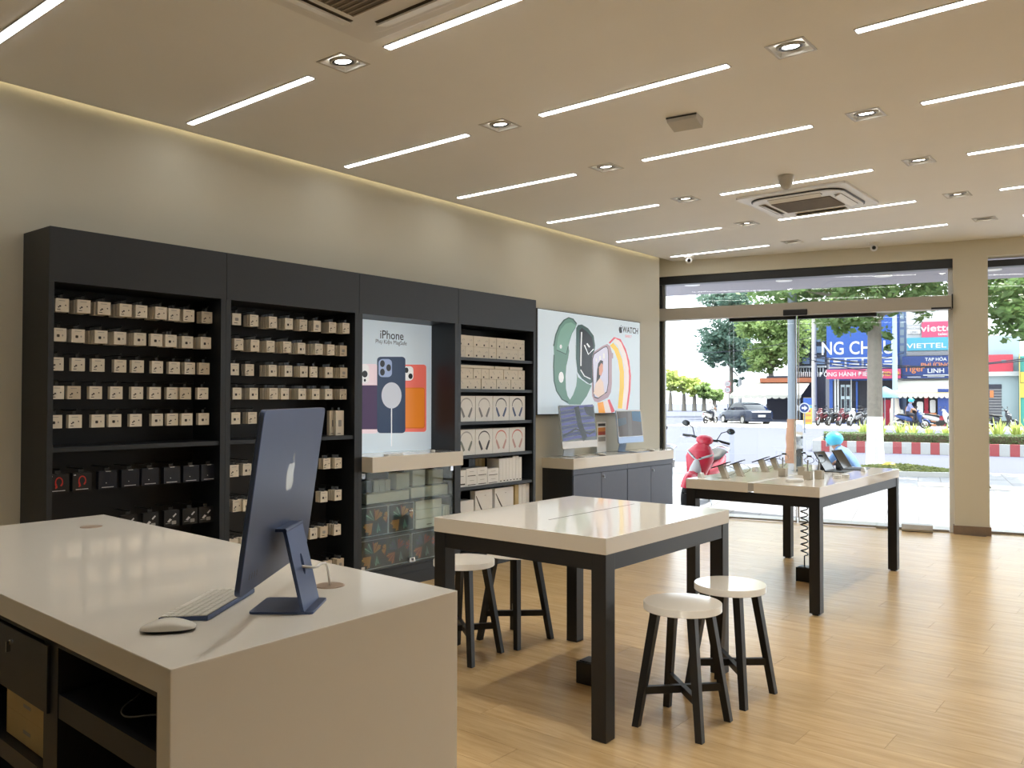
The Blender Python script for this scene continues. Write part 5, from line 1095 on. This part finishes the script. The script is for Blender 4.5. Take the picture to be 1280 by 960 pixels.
# overhead wires
for k,(xa,ya,xb,yb,q) in enumerate(((1018,452,1300,446,58.5),(1018,447,1300,449,58.3),(1018,443,1130,441,58.7),(1010,449,1230,468,58.1),(1020,420,840,440,70))):
    a = Vector((*pqz(xa,ya,q),0)); b_ = Vector((*pqz(xb,yb,q),0)); m = MB()
    m.tube([(a.x+(b_.x-a.x)*t/12, q, a.y+(b_.y-a.y)*t/12-1.0*math.sin(PI*t/12)*.5) for t in range(13)],.035 if k < 2 else .025,5); m.build('overhead_wire','trousers dark',rot=FA,label='dark overhead wire across the road, %s of five'%ORD[k],cat='wire',group='overhead wires')

# ------------------------------------------------------------------ two-wheelers
def sup(w, d, n=18, e=.8): return [(d*math.copysign(abs(math.cos(t))**e,math.cos(t)),w*math.copysign(abs(math.sin(t))**e,math.sin(t))) for t in [2*PI*i/n for i in range(n)]]
def scooter(label, paint, accent='seat black', detail=True):
    r = empty('motor_scooter',label=label,cat='scooter',group='motor scooters')
    for x,nm in ((.64,'front_wheel'),(-.62,'rear_wheel')):
        b = MB(); P = [(x+.215*math.cos(2*PI*i/24),0,.265+.215*math.sin(2*PI*i/24)) for i in range(25)]; b.tube(P,.05,8,caps=False); wh = b.build(nm,'tyre',r)
        b = MB(); b.tube([(x+.165*math.cos(2*PI*i/24),0,.265+.165*math.sin(2*PI*i/24)) for i in range(25)],.018,6,caps=False)
        for i in range(5): a = 2*PI*i/5; b.tube([(x,0,.265),(x+.16*math.cos(a),0,.265+.16*math.sin(a))],.014,6)
        b.cyl((x,-.06,.265),(x,.06,.265),.035,.035,12); b.build('rim','aluminium',wh)
    b = MB(); rings = []
    for i in range(13):
        a = math.radians(15+135*i/12); o = Vector((.64+.285*math.cos(a),0,.265+.285*math.sin(a))); n_ = Vector((math.cos(a),0,math.sin(a)))
        rings.append([o+Vector((0,-.075,0))-n_*.05, o+Vector((0,-.06,0)), o+n_*.02, o+Vector((0,.06,0)), o+Vector((0,.075,0))-n_*.05])
    b.loft(rings,closed=False,caps=False); b.build('front_fender',paint,r)
    for s in (-1,1):
        b = MB(); b.cyl((.64,s*.075,.265),(.42,s*.06,.72),.022,.026,10); b.build('fork','chrome',r)
    b = MB(); b.loft([[(c+x,y,z) for x,y in sup(w_,d)] for z,w_,d,c in ((.33,.05,.04,.45),(.42,.12,.08,.43),(.58,.16,.11,.40),(.74,.205,.14,.385),(.84,.19,.13,.365),(.93,.12,.09,.33),(.97,.07,.06,.31))]); sh = b.build('front_shield',paint,r)
    b = MB(); b.loft([[(c+x,y,z) for x,y in sup(w_,d)] for z,w_,d,c in ((.47,.105,.05,.505),(.60,.085,.05,.50),(.70,.05,.04,.50),(.75,.02,.02,.50))]); b.build('shield_panel',accent,sh)
    for s in (-1,1):
        b = MB(); b.loft([[(x0,s*(y0+dy),z0+dz) for dy,dz in ((0,.018),(.012,0),(0,-.018),(-.012,0))] for x0,y0,z0 in ((.525,.03,.74),(.52,.09,.775),(.47,.165,.815),(.42,.19,.83))]); b.build('headlight','lens white',sh)
    b = MB(); b.loft([[(c+x,y,z) for x,y in sup(w_,d)] for z,w_,d,c in ((.94,.06,.05,.30),(.98,.12,.085,.29),(1.03,.13,.09,.27),(1.07,.09,.06,.25),(1.085,.03,.03,.25))]); cw = b.build('handlebar_cowl',paint,r)
    b = MB(); b.loft([[(.355-(z-.99)*.6+x,y,z) for x,y in sup(w_,.012,10)] for z,w_ in ((.99,.05),(1.02,.085),(1.05,.06))]); b.build('cowl_lens','lens white',cw)
    for s in (-1,1):
        b = MB(); b.tube([(.26,s*.08,1.02),(.24,s*.20,1.035),(.20,s*.36,1.02)],[.018,.019,.019],10); b.build('grip','seat black',r)
        b = MB(); b.tube([(.27,s*.20,1.03),(.33,s*.30,1.0),(.30,s*.37,.995)],.006,6); b.build('brake_lever','chrome',r)
        b = MB(); b.tube([(.25,s*.17,1.04),(.25,s*.22,1.16),(.22,s*.30,1.20)],.007,6); mi = b.build('mirror','seat black',r)
        b = MB(); b.ball((.21,s*.345,1.205),(.022,.065,.045),14); b.build('mirror_head','car glass',mi)
    b = MB(); b.loft([[(x,y,z+zc) for y,z in sup(w_,d)] for x,w_,d,zc in ((.36,.12,.05,.40),(.25,.15,.05,.32),(.0,.16,.05,.31),(-.12,.15,.06,.34))]); b.build('floorboard',accent,r)
    b = MB(); b.loft([[(x,y,z+zc) for z,y in sup(w_,d)] for x,w_,d,zc in ((.02,.09,.10,.50),(-.12,.14,.14,.54),(-.35,.165,.15,.58),(-.60,.15,.12,.64),(-.80,.09,.07,.69),(-.88,.03,.03,.71))]); bd = b.build('rear_body',paint,r)
    b = MB(); b.loft([[(x,y,z+zc) for z,y in sup(w_,d)] for x,w_,d,zc in ((.08,.06,.03,.70),(.0,.11,.045,.725),(-.30,.13,.05,.735),(-.42,.13,.06,.77),(-.70,.11,.05,.79),(-.78,.05,.03,.79))]); b.build('seat','seat black',r)
    b = MB(); b.ball((-.87,0,.70),(.03,.075,.035),12); b.build('tail_light','lens red',bd)
    b = MB(); b.tube([(-.70,.12,.80),(-.86,.11,.84),(-.90,0,.85),(-.86,-.11,.84),(-.70,-.12,.80)],.014,8); b.build('grab_rail','chrome',r)
    b = MB(); b.tube([(-.2,-.14,.26),(-.45,-.17,.27),(-.50,-.18,.30),(-.92,-.19,.40)],[.02,.03,.055,.05],10); b.build('exhaust','chrome',r)
    b = MB(); b.loft([[(x,y,z+zc) for z,y in sup(w_,d)] for x,w_,d,zc in ((-.15,.10,.07,.30),(-.45,.11,.08,.30),(-.68,.08,.06,.28))]); b.build('engine','bike dark',r)
    b = MB(); b.tube([(-.02,.10,.28),(.06,.22,.02)],.012,6); b.build('side_stand','chrome',r)
    b = MB(); b.box(-.915,-.905,-.09,.09,.48,.60); b.build('plate','sign white',r)
    return r
def place(o, p, q, z, head, lean=0):
    o.rotation_mode = 'XYZ'; o.location = pq(p,q,z); o.rotation_euler = (lean,0,head+FA); return o
hd = math.radians(-80)-FA
p,q = pg(858,636); hv = Vector((math.cos(hd),math.sin(hd)))
red = scooter('glossy red scooter parked just outside the glass','bike red','bike white'); place(red,p-hv.x*.62,q-hv.y*.62,GZ,hd,math.radians(-10))
dark = scooter('dark scooter half hidden behind the display counter end','bike dark'); place(dark,-3.93,12.9,GZ,hd-.1,math.radians(-5))
wht = scooter('white scooter parked outside beyond the right picture edge','bike white'); place(wht,2.35,12.6,GZ,-1.9,math.radians(-5))
VM = [scooter('maroon scooter parked before the blue shop, leftmost','bike maroon'),scooter('blue scooter parked under the eatery awning','bike blue')]
Z2 = RZ+.06
def bk(src, px, py, q, head, label, first=False):
    p,_ = pqz(px,py,q); o = src if first else copy_tree(src); place(o,p,q,Z2,head); o['label'] = label
bk(VM[0],1028,520,55,-1.9,'maroon scooter parked before the blue shop, leftmost',True); bk(VM[1],952,520,66,-.3,'blue scooter parked under the eatery awning, right one',True)
bk(VM[0],944,520,65.5,-.5,'maroon scooter parked under the eatery awning, left one'); bk(dark,1041.5,520,55,-1.9,'dark scooter before the blue shop, second from left'); bk(VM[0],1055,520,55,-1.9,'maroon scooter before the blue shop, third from left'); bk(wht,1068.5,520,55,-1.9,'white scooter before the blue shop, next to the slanting trunk'); bk(dark,1085,520,55,-1.9,'dark scooter right of the slanting tree trunk')
bk(wht,1173,520,52.5,-.4,'white scooter standing under the grocery awning'); bk(dark,1251,520,53,-.45,'dark scooter parked before the pale shop'); bk(VM[1],1140,520,51.5,-.15,'blue scooter ridden by a person in white before the grocery')

# ------------------------------------------------------------------ people
def body(name, J, bones, mats):
    # J: joint -> (x,y,z,r); one continuous skin, coloured by the nearest bone
    ids = list(J); me = bpy.data.meshes.new(name+'_skeleton'); me.from_pydata([J[k][:3] for k in ids],[(ids.index(a),ids.index(b)) for a,b,_ in bones],[])
    o = bpy.data.objects.new(name+'_skeleton',me); COL.objects.link(o); o.modifiers.new('skin','SKIN'); sv = me.skin_vertices[0].data
    for i,k in enumerate(ids): sv[i].radius = (J[k][3],J[k][3]); sv[i].use_root = (i == 0)
    ss = o.modifiers.new('sub','SUBSURF'); ss.levels = 2; ss.render_levels = 2
    dg = bpy.context.evaluated_depsgraph_get(); out = bpy.data.meshes.new_from_object(o.evaluated_get(dg)); bpy.data.objects.remove(o)
    out.materials.clear()
    for x in mats: out.materials.append(MATS[x])
    seg = [(Vector(J[a][:3]),Vector(J[b][:3]),mi) for a,b,mi in bones]
    for pl in out.polygons:
        c = pl.center; best = None
        for a,b,mi in seg:
            ab = b-a; t = max(0,min(1,(c-a).dot(ab)/max(ab.length_squared,1e-9))); d = (c-(a+ab*t)).length
            if best is None or d < best[0]: best = (d,mi)
        pl.material_index = best[1]; pl.use_smooth = True
    return out
def person(loc, rz, label, pose, mats, helmet):
    r = empty('person',loc,rz,label=label,cat='person',group='people on the street')
    if pose == 'ride':
        J = dict(pel=(-.25,0,.86,.15),wst=(-.20,0,1.02,.14),chs=(-.12,0,1.25,.15),nk=(-.07,0,1.40,.06),hd=(-.03,0,1.53,.10),
          shl=(-.11,.18,1.32,.07),ell=(.02,.26,1.12,.05),hal=(.20,.30,1.03,.035),shr=(-.11,-.18,1.32,.07),elr=(.02,-.26,1.12,.05),har=(.20,-.30,1.03,.035),
          hpl=(-.22,.10,.84,.10),knl=(.15,.17,.76,.075),anl=(.10,.14,.40,.05),tol=(.24,.15,.36,.04),hpr=(-.22,-.10,.84,.10),knr=(.15,-.17,.76,.075),anr=(.10,-.14,.40,.05),tor=(.24,-.15,.36,.04))
    else:   # crouching, leaning forwards
        J = dict(pel=(-.18,0,.30,.15),wst=(-.14,0,.44,.14),chs=(.04,0,.66,.155),nk=(.14,0,.78,.06),hd=(.20,0,.88,.10),
          shl=(.05,.18,.72,.07),ell=(.22,.24,.52,.05),hal=(.40,.14,.44,.035),shr=(.05,-.18,.72,.07),elr=(.22,-.24,.52,.05),har=(.40,-.14,.44,.035),
          hpl=(-.15,.10,.28,.10),knl=(.22,.18,.46,.075),anl=(.02,.15,.10,.05),tol=(.16,.16,.04,.04),hpr=(-.15,-.10,.28,.10),knr=(.22,-.18,.46,.075),anr=(.02,-.15,.10,.05),tor=(.16,-.16,.04,.04))
    B = [('pel','wst',0),('wst','chs',0),('chs','nk',0),('nk','hd',2)]
    for s in 'lr': B += [('chs','sh'+s,0),('sh'+s,'el'+s,0),('el'+s,'ha'+s,2),('pel','hp'+s,1),('hp'+s,'kn'+s,1),('kn'+s,'an'+s,1),('an'+s,'to'+s,3)]
    for s in 'lr':      # palm and five fingers
        e = Vector(J['el'+s][:3]); h_ = Vector(J['ha'+s][:3]); d = (h_-e).normalized(); sd_ = d.cross(Vector((0,0,1))).normalized(); dn = sd_.cross(d)
        pm = h_+d*.055; J['pa'+s] = (*pm,.026); B.append(('ha'+s,'pa'+s,2))
        for k,(o_,l_) in enumerate(((-.045,.05),(-.022,.07),(-.004,.078),(.014,.072),(.031,.058))):
            a = pm+sd_*o_+d*(.012 if k else -.03); m_ = a+d*l_*.55; t_ = m_+(d*.6+dn*(-.8 if dn.z > 0 else .8))*l_*.5
            J['a%d%s'%(k,s)] = (*a,.010); J['m%d%s'%(k,s)] = (*m_,.009); J['t%d%s'%(k,s)] = (*t_,.007); B += [('pa'+s,'a%d%s'%(k,s),2),('a%d%s'%(k,s),'m%d%s'%(k,s),2),('m%d%s'%(k,s),'t%d%s'%(k,s),2)]
    put('body',body('body',J,B,mats),r)
    h = J['hd']; b = MB(); b.ball((h[0]-.01,0,h[2]+.045),(.15,.135,.125),18); hm = b.build('helmet',helmet,r)
    b = MB(); b.loft([[(h[0]+.10+dx,y,h[2]+.075+dz) for dx,dz in ((0,.012),(.075,-.012),(.07,-.02),(0,0))] for y in (-.10,-.05,0,.05,.10)],caps=False); b.build('peak',helmet,hm)
    b = MB(); b.box(h[0]+.085,h[0]+.11,-.075,.075,h[2]-.085,h[2]+.0); b.build('face_mask','shirt white',r,bevel=.02)
    return r
p,q = pqz(1057,575,15.4)[0],15.4
person(pq(p,q,GZ),FA+PI*.92,'person with turquoise helmet and denim jacket crouching on the sidewalk','crouch',['denim','trousers dark','skin','tyre'],'helmet turquoise')
p,_ = pqz(1140,520,51.5); person(pq(p,51.5,Z2),FA-.15,'person in white and violet riding a scooter before the grocery','ride',['shirt violet','trousers dark','skin','tyre'],'helmet turquoise')
p,q = pg(888,530,RZ); mo = copy_tree(wht); place(mo,p,q,RZ,1.25); mo['label'] = 'white scooter driving away on the road'
person(pq(p,q,RZ),FA+1.25,'rider in pale jacket driving away on the road','ride',['shirt white','trousers dark','skin','tyre'],'sign white')

# ------------------------------------------------------------------ dark sedan on the road
r = empty('sedan_car',label='dark blue sedan driving on the road',cat='car')
p,q = pg(931,530,RZ); r.location = pq(p,q,RZ); r.rotation_euler = (0,0,FA+math.radians(128))
def csec(x, w, z0, z1, rr_=.12): return [(x,y,z) for y,z in rrect(-w,z0,w,z1,rr_,4)]
b = MB(); b.loft([csec(x,w_,z0,z1,.10) for x,w_,z0,z1 in ((-2.3,.70,.42,.80),(-2.2,.84,.26,.92),(-1.7,.90,.20,.98),(-.6,.91,.20,.96),(.9,.91,.20,.94),(1.6,.88,.20,.86),(2.15,.80,.24,.74),(2.3,.66,.32,.62))]); bd = b.build('body','car blue',r)
b = MB(); b.loft([csec(x,w_,.88,z1,.06) for x,w_,z1 in ((-1.75,.66,.96),(-1.25,.70,1.26),(-.75,.70,1.42),(.15,.70,1.44),(.6,.70,1.32),(1.25,.68,.92))]); ca = b.build('cabin','car glass',r)
b = MB(); b.loft([csec(x,.60,z1-.02,z1+.025,.02) for x,z1 in ((-1.0,1.36),(-.7,1.43),(.15,1.45),(.45,1.40))]); b.build('roof','car blue',ca)
for s in (-1,1):
    for x0,z0_,x1,z1_ in ((-1.62,.94,-.85,1.40),(.55,1.36,1.25,.92),(-.2,.94,-.2,1.43)): b = MB(); b.tube([(x0,s*.69,z0_),(x1,s*.66,z1_)],.035,6); b.build('pillar','car blue',ca)
    for x in (-1.4,1.4):
        b = MB(); b.cyl((x,s*.70,.31),(x,s*.92,.31),.32,.32,24); w_ = b.build('wheel','tyre',r); b = MB(); b.cyl((x,s*.90,.31),(x,s*.935,.31),.21,.19,20); b.build('rim','aluminium',w_)
    b = MB(); b.box(-2.27,-2.12,s*.48-.2*(s<0)-.0,s*.48+.2*(s>0),.64,.80); b.build('tail_light','lens red',bd); b = MB(); b.box(.85,1.0,s*.90,s*1.06,.92,1.04); b.build('mirror','car blue',bd,bevel=.03)
b = MB(); b.box(-2.33,-2.29,-.26,.26,.52,.66); b.build('number_plate','sign white',bd)
b = MB(); b.loft([csec(x,w_,.20,.40,.06) for x,w_ in ((-2.36,.60),(-2.3,.76),(-2.0,.86))]); b.build('bumper','car blue',bd)
